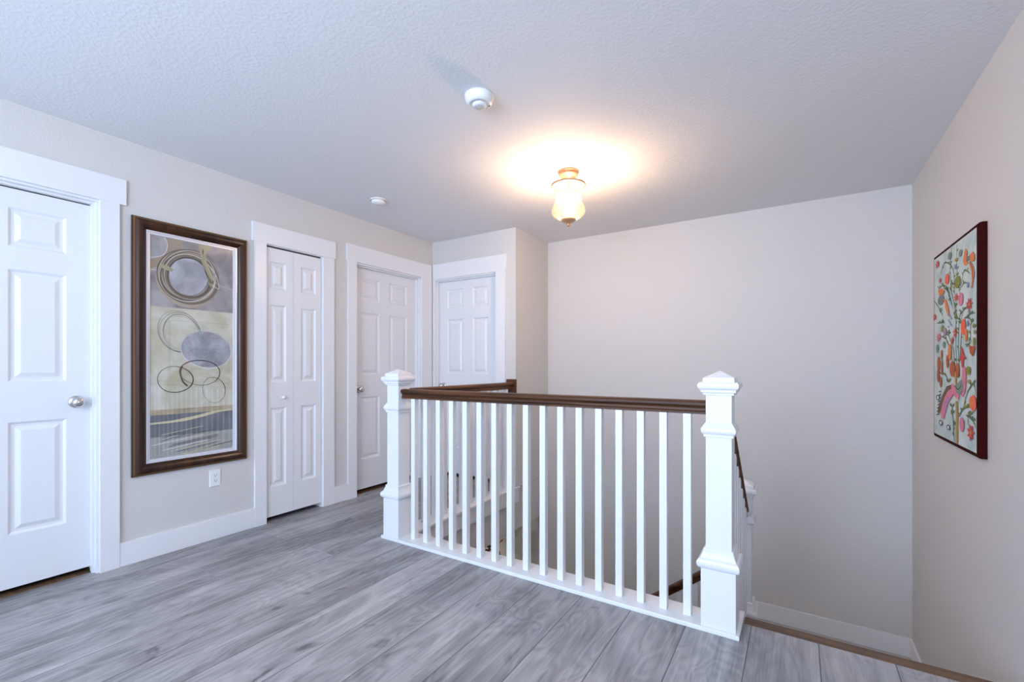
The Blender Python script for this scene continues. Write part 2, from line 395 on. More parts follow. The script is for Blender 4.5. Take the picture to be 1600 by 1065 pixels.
b = MB(); b.box(NLX-.081, -.207, 2.100, 2.262, .0, .02, TR); b.box(NRX-.07, -.207, 2.262, 2.335, .0, .02, TR); b.build('base_plate', fb, bevel=.003)
b = MB(); b.box(XA+.03, -.22, YE+.001, YE+.014, -.135, -.001, TR); b.build('fascia', fb)
# side balustrade
sb = tag(empty('side_balustrade', (RX, 2.9, 0)), 'white balustrade with brown handrail from left newel to the corner wall', 'balustrade')
b = MB(); b.sweep(RAILP, (RX, RY+.051, RZ), (RX, YA-.018, RZ), M['rail_y']); b.build('handrail', sb)['label'] = 'brown handrail ending at a wall block'
for i in range(12): baluster(sb, RX, 2.335+i*.1075, .02, RZ)
b = MB(); b.box(-2.35, -2.20, 2.262, YA-.0165, 0, .02, TR); b.box(-2.222, -2.20, YA-.0165, YA+.02, 0, .02, TR); b.build('base_plate', sb, bevel=.003)
b = MB(); b.box(XA+.001, -2.215, YE+.001, YA+.02, -.122, -.0005, TR); b.build('fascia', sb, bevel=.002)
b = MB(); b.box(RX-.053, RX+.053, YA-.018, YA-.0005, .888, 1.018, M['rail']); b.build('wall_block', sb, bevel=.002)['label'] = 'square brown wall block'

# ------------------------------------------------------------------ staircase
n = MB(); n.box(-.206, XR-.002, YE+.001, YE+.066, -.030, 0.0015, M['nosing']); tag(n.build('stair_nosing', bevel=.004), 'brown wooden nosing strip at the top of the stairs', 'stair nosing')
st = tag(empty('staircase', (.2, 2.8, LZ)), 'stairs going down from the landing beside the right newel post', 'staircase')
XI = -.228                       # inner edge of the upper flight
R_, G_ = .188, .245
y = YE+.05
for i in range(5):
    b = MB(); b.box(XI, XR-.001, y+i*G_, y+i*G_+.018, -R_*(i+1), -R_*i-(.031 if i == 0 else .025), TR); b.build('riser', st)
    if i < 4:
        b = MB(); b.box(XI, XR-.001, y+i*G_-.0+.019, y+(i+1)*G_+.025, -R_*(i+1)-.025, -R_*(i+1), M['carpet']); b.build('tread', st, bevel=.004)
yl = y+4*G_+.019
b = MB(); b.box(-.36, XR-.001, yl, YF-.001, LZ-.2, LZ-.002, M['carpet']); b.build('stair_landing', st)
for i in range(10):
    x = -.36-i*.25; z = LZ-R_*i
    b = MB(); b.box(x-.018, x, 3.30, YF-.001, z-R_, z-.026, TR); b.build('riser', st)
    if i < 9:
        b = MB(); b.box(x-.275, x-.019, 3.30, YF-.001, z-R_-.025, z-R_, M['carpet']); b.build('tread', st, bevel=.004)
# closed white stringer under the inner balusters of the upper flight, wall below
SLP = R_/G_
zs = lambda yy: .06-(yy-2.30)*SLP
b = MB(); b.add([(-.33, 2.336, zs(2.336)-.24), (-.241, 2.336, zs(2.336)-.24), (-.241, 2.336, zs(2.336)), (-.33, 2.336, zs(2.336)),
                 (-.33, 3.21, zs(3.21)-.24), (-.241, 3.21, zs(3.21)-.24), (-.241, 3.21, zs(3.21)), (-.33, 3.21, zs(3.21))],
      [(0,1,2,3),(7,6,5,4),(0,4,5,1),(1,5,6,2),(2,6,7,3),(3,7,4,0)], TR); b.build('stringer', st)
zl = lambda xx: LZ-.02+(xx+.36)*.752
b = MB(); b.add([(-2.6, 3.26, zl(-2.6)-.2), (-.37, 3.26, zl(-.37)-.2), (-.37, 3.26, zl(-.37)+.06), (-2.6, 3.26, zl(-2.6)+.06),
                 (-2.6, 3.30, zl(-2.6)-.2), (-.37, 3.30, zl(-.37)-.2), (-.37, 3.30, zl(-.37)+.06), (-2.6, 3.30, zl(-2.6)+.06)],
      [(0,1,2,3),(7,6,5,4),(0,4,5,1),(1,5,6,2),(2,6,7,3),(3,7,4,0)], TR); b.build('stringer', st)
ub = tag(empty('stair_balustrade', (-.29, 2.8, 0)), 'white sloping balustrade going down behind the right newel post', 'balustrade')
LY = 3.29
newel(ub, -.300, LY, dz=-.708, foot=LZ)
top = lambda yy: 1.000-(yy-2.25)*SLP
b = MB(); b.sweep(RAILP, (-.290, RY+.052, top(RY+.052)-.06), (-.296, LY-.052, top(LY-.052)-.06), M['rail_y']); b.build('handrail', ub)['label'] = 'sloping brown handrail'
for i in range(8): 
    yy = 2.37+i*.108
    if yy < 3.2: baluster(ub, -.285, yy, zs(yy), top(yy)-.06, slope=SLP)
lb = tag(empty('lower_stair_balustrade', (-1.2, LY, LZ)), 'lower brown handrail on white balusters seen through the front balusters', 'balustrade')
hx = lambda xx: -.262+(xx+.589)*.765
b = MB(); b.sweep(RAILP, (-.352, LY, hx(-.352)-.062), (-2.5, LY, hx(-2.5)-.062), M['rail']); b.build('handrail', lb)['label'] = 'descending brown handrail'
for i in range(19):
    xx = -.484-i*.108; baluster(lb, xx, LY, zl(xx)+.06, hx(xx)-.064, slope=-.765, ax='x')
newel(lb, -2.56, LY, dz=LF+.75-.02, foot=LF)

# ------------------------------------------------------------------ pictures
def ngon(mb, pts, m, place, n): mb.add([place(u, v, n) for u, v in pts], [tuple(range(len(pts)))], m)
def ellipse(cx, cy, rx, ry, rot=0, k=48, wob=0, ph=0):
    out = []
    for i in range(k):
        a = 2*math.pi*i/k; r = 1+wob*math.sin(2*a+ph)+wob*.6*math.sin(3*a+2*ph)
        x, y_ = rx*r*math.cos(a), ry*r*math.sin(a)
        out.append((cx+x*math.cos(rot)-y_*math.sin(rot), cy+x*math.sin(rot)+y_*math.cos(rot)))
    return out
def stroke(mb, pts, w0, m, place, n, closed=False, vary=0, ph=0):
    P = [Vector(p) for p in pts]; N = len(P); L_, R2 = [], []
    for i in range(N):
        a = P[(i-1) % N] if closed or i > 0 else P[i]; c = P[(i+1) % N] if closed or i < N-1 else P[i]
        d = (c-a); d = d.normalized() if d.length else Vector((1, 0)); q = Vector((-d.y, d.x))*w0*.5*(1+vary*math.sin(i/N*6.283+ph))
        if not closed and vary == 0 and i in (0, N-1): q *= .5
        L_.append(P[i]+q); R2.append(P[i]-q)
    vs = [place(p.x, p.y, n) for p in L_]+[place(p.x, p.y, n) for p in R2]
    fs = [(i, (i+1) % N, N+(i+1) % N, N+i) for i in range(N if closed else N-1)]
    mb.add(vs, fs, m)
def smooth(pts, k=5):
    P = [Vector(p) for p in pts]; out = []
    for i in range(len(P)-1):
        p0, p1, p2, p3 = P[max(i-1, 0)], P[i], P[i+1], P[min(i+2, len(P)-1)]
        for j in range(k):
            t = j/k; out.append(.5*((2*p1)+(p2-p0)*t+(2*p0-5*p1+4*p2-p3)*t*t+(3*p1-p0-3*p2+p3)*t**3))
    out.append(P[-1]); return [(p.x, p.y) for p in out]
def mottled(name, c1, c2, scale=5, rough=.6):
    m = mat('paint_'+name, srgb(*c1), rough); nt = m.node_tree; tc = nt.nodes.new('ShaderNodeTexCoord'); n = nt.nodes.new('ShaderNodeTexNoise')
    n.inputs['Scale'].default_value = scale; n.inputs['Detail'].default_value = 4; n.inputs['Distortion'].default_value = .8
    r = nt.nodes.new('ShaderNodeValToRGB'); e = r.color_ramp.elements; e[0].position = .36; e[1].position = .64
    e[0].color = (*srgb(*c1), 1); e[1].color = (*srgb(*c2), 1)
    nt.links.new(tc.outputs['Object'], n.inputs['Vector']); nt.links.new(n.outputs[0], r.inputs[0]); nt.links.new(r.outputs[0], nt.nodes['Principled BSDF'].inputs['Base Color'])
    M[name] = m; return m

PY0, PY1, PZ0, PZ1 = 1.06, 1.71, .497, 2.017
pic = tag(empty('framed_picture', (XL, 1.385, 1.25)), 'tall abstract picture of circles in a dark brown wooden frame', 'picture')
fr = MB(); W = lambda u, v, n: (XL+n, u, v)
prof = [(0, .001), (0, .016), (.004, .022), (.012, .024), (.016, .030), (.028, .036), (.040, .035), (.052, .029), (.060, .022), (.068, .017), (.068, .006)]
rs = [[W(PY0+i, PZ0+i, d), W(PY1-i, PZ0+i, d), W(PY1-i, PZ1-i, d), W(PY0+i, PZ1-i, d)] for i, d in prof]
for a in range(len(rs)-1): fr.rings(rs[a:a+2], M['frame_gold'] if a in (2,) else M['frame'], cap=False)
fro = fr.build('picture_frame', pic)
ln = MB(); prof = [(.066, .014), (.069, .020), (.075, .020), (.078, .014), (.088, .013), (.091, .006)]
rs = [[W(PY0+i, PZ0+i, d), W(PY1-i, PZ0+i, d), W(PY1-i, PZ1-i, d), W(PY0+i, PZ1-i, d)] for i, d in prof]
ln.rings(rs, M['silver'], cap=False); ln.build('frame_liner', pic)['label'] = 'thin silver inner frame'
mottled('grey_wash', (128, 122, 122), (172, 168, 170), 6); mottled('cream_wash', (188, 184, 158), (212, 210, 196), 5)
mottled('tan_wash', (165, 148, 118), (185, 170, 140), 9); mottled('slate_wash', (92, 96, 104), (112, 114, 122), 7)
mottled('sage_wash', (148, 150, 142), (172, 172, 166), 9); mottled('pearl_wash', (148, 150, 158), (186, 188, 194), 7)
mottled('bluegrey_wash', (142, 146, 154), (178, 182, 190), 9)
flat('umber', (92, 80, 66)); flat('ringbrown', (122, 108, 92)); flat('ringlight', (172, 160, 142)); flat('charcoal', (62, 56, 54)); flat('pencil', (100, 100, 106))
flat('cream_line', (206, 196, 158)); flat('paleline', (214, 212, 210)); flat('mushroom', (158, 140, 120)); flat('olivegold', (164, 158, 124))
AY0, AY1, AZ0, AZ1 = 1.149, 1.622, .585, 1.930; AW, AH = AY1-AY0, AZ1-AZ0
art = MB(); PA = lambda u, v, n: (XL+.006+n, AY0+u*AW, AZ1-v*AH)      # u right, v down, 0..1
PM = lambda x, y_, n: (XL+.006+n, AY0+x, AZ1-y_)                        # metres
R = lambda u0, u1, v0, v1, m, n: art.add([PA(u0, v0, n), PA(u1, v0, n), PA(u1, v1, n), PA(u0, v1, n)], [(0, 1, 2, 3)], m)
R(0, 1, 0, .318, M['grey_wash'], 0); R(0, 1, .318, .782, M['cream_wash'], 0); R(0, 1, .782, .806, M['tan_wash'], 0); R(0, 1, .806, .905, M['slate_wash'], 0); R(0, 1, .905, 1, M['sage_wash'], 0)
st_ = lambda pts, w0, m, n, **k: stroke(art, [(u*AW, v*AH) for u, v in pts], w0, M[m], PM, n, **k)
ng = lambda pts, m, n: ngon(art, [(u*AW, v*AH) for u, v in pts], M[m], PM, n)
# upper square: tan cross shape, pearl disc, brush-stroke ring, tie at upper right
ng([(.17, 0), (.36, 0), (.34, .055), (.30, .09), (.20, .12), (0, .155), (0, .115), (.13, .09), (.19, .055)], 'mushroom', .0003)
st_(smooth([(.15, 0), (.19, .03), (.175, .065), (.12, .09), (0, .105)]), .004, 'paleline', .0005); st_(smooth([(0, .157), (.08, .155), (.15, .152)]), .003, 'paleline', .0005)
CX, CY = .44*AW, .166*AH
for rx, wd, mm, ph, nn in ((.144, .052, 'ringlight', 0, .0006), (.158, .014, 'ringbrown', 1, .0009), (.130, .022, 'ringbrown', 2.2, .0010), (.146, .010, 'umber', 3.5, .0012), (.118, .009, 'umber', .6, .0013), (.166, .004, 'umber', 2.6, .0013),
                      (.136, .003, 'paleline', 1.6, .0014), (.152, .003, 'paleline', 4, .0014), (.112, .004, 'charcoal', 5, .0015)):
    stroke(art, ellipse(CX+.004*math.sin(ph), CY+.004*math.cos(ph), rx, rx*1.08, .5, 60, .022, ph), wd, M[mm], PM, nn, True, .5, ph*2)
ngon(art, ellipse(CX, CY, .107, .118, .3, 48, .02, 1), M['pearl_wash'], PM, .0004)
for k_, (a, b_) in enumerate((((.55, 0), (.74, .215)), ((.60, 0), (.70, .20)), ((.69, 0), (.60, .05)))):
    st_(smooth([a, ((a[0]+b_[0])/2-.03, (a[1]+b_[1])/2), b_]), .007, ('olivegold', 'ringlight', 'olivegold')[k_], .0018)
ng([(.55, 0), (.71, 0), (.64, .045), (.66, .09), (.76, .17), (.70, .165), (.60, .10), (.58, .045)], 'olivegold', .0016)
st_(smooth([(.60, .06), (.68, .12), (.78, .18), (1, .20)]), .003, 'cream_line', .0018); st_(smooth([(.66, .17), (.80, .205), (.78, .15), (.70, .10)]), .004, 'paleline', .0018)
ng([(.12, .125), (.20, .13), (.26, .142), (.24, .155), (.16, .148), (.11, .14)], 'olivegold', .0017)
# middle: thin rings and the grey oval
for rx, dx, wd, mm, ph in ((.113, 0, .003, 'pencil', 0), (.108, .004, .002, 'pencil', 2), (.092, .012, .003, 'ringlight', 1), (.098, .010, .0025, 'pencil', 3)):
    stroke(art, ellipse(.33*AW+dx, .426*AH+dx*.5, rx, rx*1.16, -.35, 60, .015, ph), wd, M[mm], PM, .0006+wd*.1, True, .5, ph)
ngon(art, ellipse(.655*AW, .507*AH, .146, .117, .12, 60, .012, .4), M['bluegrey_wash'], PM, .0012)
for rx, ry, wd, ph in ((.149, .121, .0045, 0), (.155, .128, .0025, 1.3)): stroke(art, ellipse(.655*AW, .505*AH, rx, ry, .12, 60, .014, ph), wd, M['paleline'], PM, .0015, True, .5, ph)
stroke(art, ellipse(.28*AW, .647*AH, .094, .082, 0, 60, .03, .7), .0042, M['charcoal'], PM, .0020, True, .5, 1)
stroke(art, ellipse(.575*AW, .617*AH, .114, .082, .12, 60, .03, 2), .0042, M['charcoal'], PM, .0022, True, .5, 3)
st_(smooth([(.36, .585), (.335, .615), (.36, .655), (.42, .68)]), .009, 'umber', .0021)
stroke(art, ellipse(.745*AW, .703*AH, .066, .088, -.2, 60, .03, 1), .0026, M['umber'], PM, .0024, True, .4, 2)
# lower bands
ng([(0, .838), (.25, .835), (.5, .822), (.75, .805), (1, .802), (1, .808), (.8, .813), (.6, .83), (.4, .842), (.2, .846), (0, .846)], 'cream_line', .0006)
rg = random.Random(3)
for i in range(16):
    v = .885+.007*i; u0 = rg.uniform(0, .5); u1 = u0+rg.uniform(.25, .7); u1 = min(u1, 1)
    st_(smooth([(u0, v+.012), ((u0+u1)/2, v), (u1, v-.012)]), rg.uniform(.002, .006), rg.choice(['slate_wash', 'charcoal', 'paleline', 'pencil', 'cream_line']), .0008+.0001*i)
for i in range(24): st_([(.07+.018*i, .793-.0004*i), (.078+.018*i, .790+.004*rg.random())], .003, 'umber', .0007)
ao = art.build('painting', pic)
gl = bpy.data.materials.new('picture_glass'); gl.use_nodes = True; nt = gl.node_tree; nt.nodes.clear()
o_ = nt.nodes.new('ShaderNodeOutputMaterial'); mx = nt.nodes.new('ShaderNodeMixShader'); tr_ = nt.nodes.new('ShaderNodeBsdfTransparent'); gs = nt.nodes.new('ShaderNodeBsdfGlossy'); fz = nt.nodes.new('ShaderNodeFresnel')
gs.inputs['Roughness'].default_value = .01; fz.inputs[0].default_value = 1.75
fz.inputs[0].default_value = 1.2; mx.inputs[0].default_value = .11; nt.links.new(tr_.outputs[0], mx.inputs[1]); nt.links.new(gs.outputs[0], mx.inputs[2]); nt.links.new(mx.outputs[0], o_.inputs[0])
g = MB(); g.add([W(AY0-.004, AZ0-.004, .0095), W(AY1+.004, AZ0-.004, .0095), W(AY1+.004, AZ1+.004, .0095), W(AY0-.004, AZ1+.004, .0095)], [(0, 1, 2, 3)], gl); g.build('picture_glass', pic, recalc=False)

# flower canvas on the right wall
for nm, c in dict(green=(84, 104, 62), olive=(132, 134, 48), ochre=(176, 140, 62), orange=(220, 124, 62), coral=(236, 98, 58), red=(196, 58, 54), pink=(214, 122, 146), lilac=(166, 128, 170),
                  slate=(96, 110, 120), sage=(118, 142, 126), blue=(126, 156, 178), brown=(112, 82, 54), rust=(176, 84, 34), grey=(120, 124, 120), dark=(40, 36, 40), white=(215, 218, 216)).items(): flat('c_'+nm, c)
mottled('canvas_ground', (176, 196, 196), (204, 214, 210), 7, .8)
M['canvas_edge'] = mat('canvas_edge', (.035, .003, .003), .9, spec=.1, bump=(60, .002, 3))
ART=[
 ('l4','green',[(0.498,0.745),(0.463,0.841),(0.451,0.9),(0.451,0.998)]),
 ('p','green',[(0.487,0.773),(0.505,0.774),(0.51,0.778),(0.494,0.779)]),
 ('p','green',[(0.456,0.873),(0.48,0.874),(0.485,0.883),(0.465,0.884)]),
 ('p','olive',[(0.451,0.959),(0.474,0.959),(0.48,0.969),(0.459,0.97)]),
 ('p','olive',[(0.465,0.835),(0.44,0.845),(0.434,0.857),(0.456,0.85)]),
 ('p','olive',[(0.492,0.76),(0.512,0.763),(0.517,0.772),(0.5,0.771)]),
 ('p','green',[(0.468,0.826),(0.489,0.827),(0.495,0.834),(0.476,0.835)]),
 ('p','green',[(0.481,0.79),(0.455,0.799),(0.449,0.811),(0.472,0.804)]),
 ('p','green',[(0.462,0.841),(0.482,0.844),(0.487,0.854),(0.47,0.854)]),
 ('p','olive',[(0.483,0.784),(0.501,0.785),(0.505,0.79),(0.49,0.79)]),
 ('l4','green',[(0.509,0.764),(0.543,0.82),(0.566,0.844),(0.609,0.838),(0.651,0.818)]),
 ('p','olive',[(0.601,0.839),(0.589,0.845),(0.586,0.853),(0.597,0.849)]),
 ('p','olive',[(0.638,0.824),(0.615,0.831),(0.609,0.837),(0.629,0.832)]),
 ('p','green',[(0.557,0.835),(0.572,0.837),(0.576,0.843),(0.563,0.843)]),
 ('p','green',[(0.593,0.84),(0.57,0.847),(0.564,0.853),(0.585,0.848)]),
 ('p','olive',[(0.55,0.827),(0.537,0.835),(0.534,0.847),(0.545,0.841)]),
 ('p','olive',[(0.61,0.837),(0.629,0.84),(0.634,0.849),(0.617,0.849)]),
 ('p','green',[(0.566,0.844),(0.581,0.844),(0.585,0.849),(0.572,0.85)]),
 ('p','olive',[(0.645,0.82),(0.631,0.826),(0.628,0.832),(0.64,0.828)]),
 ('p','green',[(0.572,0.843),(0.59,0.843),(0.595,0.847),(0.579,0.849)]),
 ('l4','green',[(0.414,0.756),(0.402,0.858),(0.351,0.911),(0.243,0.946),(0.186,0.926),(0.157,0.896)]),
 ('p','olive',[(0.41,0.793),(0.424,0.796),(0.428,0.806),(0.415,0.805)]),
 ('p','green',[(0.29,0.931),(0.32,0.93),(0.327,0.936),(0.301,0.939)]),
 ('p','green',[(0.413,0.762),(0.39,0.77),(0.384,0.78),(0.404,0.774)]),
 ('p','green',[(0.185,0.925),(0.21,0.925),(0.216,0.931),(0.194,0.933)]),
 ('p','green',[(0.404,0.841),(0.428,0.841),(0.434,0.848),(0.413,0.849)]),
 ('p','olive',[(0.232,0.942),(0.253,0.941),(0.258,0.946),(0.24,0.947)]),
 ('p','green',[(0.229,0.942),(0.257,0.941),(0.264,0.948),(0.24,0.951)]),
 ('p','olive',[(0.411,0.782),(0.39,0.79),(0.385,0.802),(0.403,0.796)]),
 ('p','green',[(0.336,0.916),(0.308,0.925),(0.301,0.934),(0.326,0.927)]),
 ('l4','green',[(0.338,0.766),(0.271,0.813),(0.186,0.831),(0.112,0.824)]),
 ('p','green',[(0.157,0.828),(0.133,0.835),(0.127,0.842),(0.148,0.837)]),
 ('p','green',[(0.119,0.825),(0.098,0.833),(0.092,0.845),(0.111,0.839)]),
 ('p','olive',[(0.202,0.827),(0.176,0.837),(0.169,0.849),(0.192,0.842)]),
 ('p','green',[(0.193,0.829),(0.208,0.834),(0.212,0.846),(0.199,0.844)]),
 ('p','olive',[(0.172,0.829),(0.203,0.828),(0.21,0.833),(0.184,0.835)]),
 ('p','olive',[(0.122,0.825),(0.094,0.834),(0.087,0.844),(0.112,0.838)]),
 ('p','green',[(0.156,0.828),(0.175,0.828),(0.179,0.833),(0.163,0.833)]),
 ('p','olive',[(0.297,0.794),(0.312,0.798),(0.316,0.809),(0.303,0.807)]),
 ('p','green',[(0.301,0.791),(0.286,0.799),(0.282,0.809),(0.295,0.804)]),
 ('l3','green',[(0.364,0.762),(0.338,0.899),(0.364,0.998)]),
 ('p','green',[(0.361,0.995),(0.374,0.995),(0.377,0.998),(0.366,0.998)]),
 ('p','olive',[(0.351,0.829),(0.373,0.828),(0.379,0.833),(0.359,0.835)]),
 ('p','green',[(0.344,0.867),(0.326,0.874),(0.322,0.882),(0.337,0.877)]),
 ('p','olive',[(0.339,0.893),(0.358,0.896),(0.362,0.906),(0.346,0.905)]),
 ('p','green',[(0.344,0.923),(0.37,0.923),(0.377,0.929),(0.354,0.931)]),
 ('l3','green',[(0.532,0.774),(0.566,0.786),(0.63,0.78)]),
 ('p','green',[(0.563,0.785),(0.58,0.787),(0.585,0.793),(0.569,0.793)]),
 ('p','olive',[(0.57,0.786),(0.55,0.795),(0.545,0.807),(0.563,0.801)]),
 ('p','green',[(0.573,0.786),(0.558,0.791),(0.554,0.797),(0.567,0.793)]),
 ('p','green',[(0.543,0.778),(0.557,0.782),(0.561,0.793),(0.549,0.791)]),
 ('p','green',[(0.532,0.774),(0.545,0.775),(0.548,0.78),(0.537,0.78)]),
 ('l3','green',[(0.451,0.786),(0.389,0.81),(0.338,0.806)]),
 ('p','green',[(0.362,0.808),(0.343,0.815),(0.338,0.822),(0.355,0.818)]),
 ('p','olive',[(0.39,0.809),(0.367,0.818),(0.361,0.828),(0.381,0.822)]),
 ('p','olive',[(0.349,0.807),(0.377,0.808),(0.384,0.815),(0.36,0.816)]),
 ('p','green',[(0.369,0.808),(0.394,0.809),(0.4,0.815),(0.378,0.816)]),
 ('p','green',[(0.382,0.809),(0.36,0.818),(0.355,0.829),(0.374,0.823)]),
 ('l4','green',[(0.461,0.34),(0.44,0.491),(0.432,0.658),(0.344,0.796)]),
 ('p','green',[(0.455,0.383),(0.472,0.39),(0.476,0.402),(0.461,0.398)]),
 ('p','green',[(0.355,0.779),(0.333,0.79),(0.327,0.805),(0.347,0.797)]),
 ('p','green',[(0.435,0.6),(0.452,0.606),(0.456,0.619),(0.441,0.616)]),
 ('p','green',[(0.45,0.419),(0.421,0.426),(0.414,0.439),(0.439,0.434)]),
 ('p','green',[(0.457,0.368),(0.482,0.375),(0.488,0.389),(0.466,0.385)]),
 ('p','green',[(0.457,0.366),(0.482,0.373),(0.488,0.384),(0.467,0.381)]),
 ('p','olive',[(0.406,0.699),(0.436,0.699),(0.444,0.706),(0.418,0.707)]),
 ('p','green',[(0.414,0.688),(0.431,0.69),(0.436,0.698),(0.42,0.697)]),
 ('p','olive',[(0.345,0.795),(0.369,0.799),(0.375,0.812),(0.354,0.811)]),
 ('l4','green',[(0.495,0.341),(0.481,0.49),(0.495,0.619),(0.528,0.665)]),
 ('p','olive',[(0.487,0.547),(0.47,0.555),(0.465,0.568),(0.481,0.563)]),
 ('p','green',[(0.514,0.645),(0.533,0.648),(0.538,0.656),(0.521,0.655)]),
 ('p','olive',[(0.488,0.417),(0.518,0.424),(0.525,0.437),(0.499,0.434)]),
 ('p','green',[(0.522,0.656),(0.496,0.663),(0.489,0.673),(0.512,0.668)]),
 ('p','olive',[(0.494,0.606),(0.478,0.611),(0.474,0.618),(0.488,0.615)]),
 ('p','green',[(0.482,0.482),(0.462,0.488),(0.457,0.499),(0.474,0.495)]),
 ('p','green',[(0.519,0.652),(0.532,0.654),(0.535,0.661),(0.524,0.66)]),
 ('p','green',[(0.495,0.346),(0.509,0.35),(0.512,0.358),(0.5,0.355)]),
 ('p','green',[(0.49,0.569),(0.464,0.577),(0.457,0.588),(0.48,0.583)]),
 ('l4','green',[(0.418,0.339),(0.404,0.467),(0.344,0.529),(0.274,0.585)]),
 ('p','green',[(0.294,0.569),(0.323,0.574),(0.33,0.586),(0.305,0.584)]),
 ('p','green',[(0.411,0.403),(0.393,0.408),(0.388,0.416),(0.404,0.413)]),
 ('p','olive',[(0.413,0.387),(0.382,0.391),(0.375,0.399),(0.401,0.397)]),
 ('p','olive',[(0.297,0.567),(0.318,0.571),(0.324,0.579),(0.305,0.578)]),
 ('p','green',[(0.414,0.375),(0.395,0.381),(0.39,0.394),(0.407,0.39)]),
 ('p','olive',[(0.417,0.354),(0.398,0.359),(0.394,0.37),(0.41,0.367)]),
 ('p','green',[(0.308,0.559),(0.342,0.563),(0.35,0.574),(0.321,0.573)]),
 ('p','green',[(0.318,0.55),(0.286,0.558),(0.278,0.569),(0.306,0.564)]),
 ('p','olive',[(0.367,0.505),(0.387,0.51),(0.392,0.521),(0.375,0.519)]),
 ('l3','green',[(0.389,0.408),(0.298,0.522),(0.167,0.56)]),
 ('p','green',[(0.315,0.501),(0.295,0.509),(0.29,0.523),(0.307,0.518)]),
 ('p','green',[(0.196,0.552),(0.225,0.555),(0.233,0.564),(0.207,0.562)]),
 ('p','green',[(0.308,0.51),(0.28,0.518),(0.273,0.53),(0.298,0.525)]),
 ('p','green',[(0.23,0.542),(0.265,0.544),(0.274,0.551),(0.244,0.55)]),
 ('p','olive',[(0.231,0.542),(0.215,0.549),(0.21,0.561),(0.225,0.557)]),
 ('l4','green',[(0.495,0.408),(0.528,0.544),(0.515,0.618),(0.432,0.633)]),
 ('p','green',[(0.44,0.632),(0.456,0.638),(0.46,0.651),(0.446,0.648)]),
 ('p','green',[(0.497,0.418),(0.473,0.424),(0.467,0.435),(0.488,0.431)]),
 ('p','olive',[(0.435,0.633),(0.412,0.638),(0.407,0.645),(0.426,0.642)]),
 ('p','olive',[(0.525,0.53),(0.551,0.532),(0.558,0.54),(0.535,0.539)]),
 ('p','green',[(0.466,0.627),(0.449,0.633),(0.445,0.643),(0.46,0.639)]),
 ('p','green',[(0.444,0.631),(0.468,0.633),(0.473,0.64),(0.453,0.64)]),
 ('p','olive',[(0.458,0.628),(0.474,0.63),(0.478,0.635),(0.464,0.635)]),
 ('p','olive',[(0.524,0.569),(0.553,0.574),(0.56,0.586),(0.535,0.584)]),
 ('p','green',[(0.518,0.599),(0.501,0.606),(0.497,0.616),(0.512,0.612)]),
 ('l3','green',[(0.58,0.62),(0.654,0.633),(0.735,0.632)]),
 ('p','green',[(0.676,0.633),(0.697,0.636),(0.702,0.645),(0.684,0.644)]),
 ('p','olive',[(0.661,0.633),(0.64,0.64),(0.635,0.651),(0.653,0.646)]),
 ('p','green',[(0.646,0.631),(0.669,0.635),(0.675,0.644),(0.655,0.643)]),
 ('p','green',[(0.701,0.632),(0.687,0.637),(0.684,0.645),(0.696,0.641)]),
 ('p','green',[(0.639,0.63),(0.656,0.634),(0.66,0.643),(0.646,0.641)]),
 ('l3','green',[(0.58,0.624),(0.654,0.614),(0.678,0.596)]),
 ('p','green',[(0.647,0.615),(0.626,0.623),(0.62,0.637),(0.639,0.631)]),
 ('p','green',[(0.636,0.616),(0.614,0.622),(0.608,0.63),(0.628,0.626)]),
 ('p','green',[(0.669,0.603),(0.695,0.604),(0.701,0.609),(0.679,0.609)]),
 ('p','green',[(0.651,0.614),(0.629,0.623),(0.623,0.636),(0.643,0.63)]),
 ('p','green',[(0.671,0.601),(0.684,0.604),(0.687,0.61),(0.676,0.609)]),
 ('l3','green',[(0.666,0.521),(0.666,0.582),(0.712,0.605)]),
 ('p','green',[(0.688,0.593),(0.707,0.596),(0.712,0.603),(0.696,0.602)]),
 ('p','olive',[(0.705,0.601),(0.691,0.606),(0.688,0.614),(0.7,0.611)]),
 ('p','olive',[(0.666,0.543),(0.64,0.551),(0.634,0.561),(0.656,0.557)]),
 ('p','olive',[(0.691,0.594),(0.666,0.6),(0.659,0.607),(0.682,0.603)]),
 ('p','olive',[(0.666,0.581),(0.654,0.585),(0.651,0.591),(0.662,0.589)]),
 ('l3','green',[(0.528,0.617),(0.555,0.658),(0.63,0.67)]),
 ('p','green',[(0.625,0.669),(0.652,0.673),(0.658,0.685),(0.635,0.683)]),
 ('p','green',[(0.567,0.66),(0.589,0.662),(0.595,0.669),(0.576,0.669)]),
 ('p','green',[(0.608,0.666),(0.62,0.671),(0.623,0.682),(0.612,0.68)]),
 ('p','green',[(0.571,0.661),(0.588,0.664),(0.592,0.673),(0.577,0.672)]),
 ('p','green',[(0.567,0.66),(0.552,0.667),(0.548,0.678),(0.561,0.673)]),
 ('l3','green',[(0.022,0.77),(0.114,0.722),(0.201,0.667)]),
 ('p','green',[(0.167,0.688),(0.141,0.695),(0.135,0.704),(0.157,0.699)]),
 ('p','olive',[(0.08,0.74),(0.058,0.747),(0.053,0.757),(0.072,0.751)]),
 ('p','green',[(0.162,0.692),(0.182,0.695),(0.187,0.703),(0.169,0.702)]),
 ('p','green',[(0.137,0.707),(0.175,0.707),(0.184,0.712),(0.151,0.713)]),
 ('p','green',[(0.164,0.69),(0.136,0.7),(0.129,0.715),(0.154,0.708)]),
 ('l3','green',[(0.078,0.638),(0.234,0.628)]),
 ('p','green',[(0.232,0.628),(0.204,0.634),(0.197,0.642),(0.222,0.638)]),
 ('p','green',[(0.215,0.629),(0.184,0.635),(0.176,0.642),(0.203,0.638)]),
 ('p','olive',[(0.165,0.633),(0.195,0.635),(0.202,0.643),(0.176,0.642)]),
 ('p','green',[(0.18,0.632),(0.208,0.636),(0.215,0.649),(0.19,0.647)]),
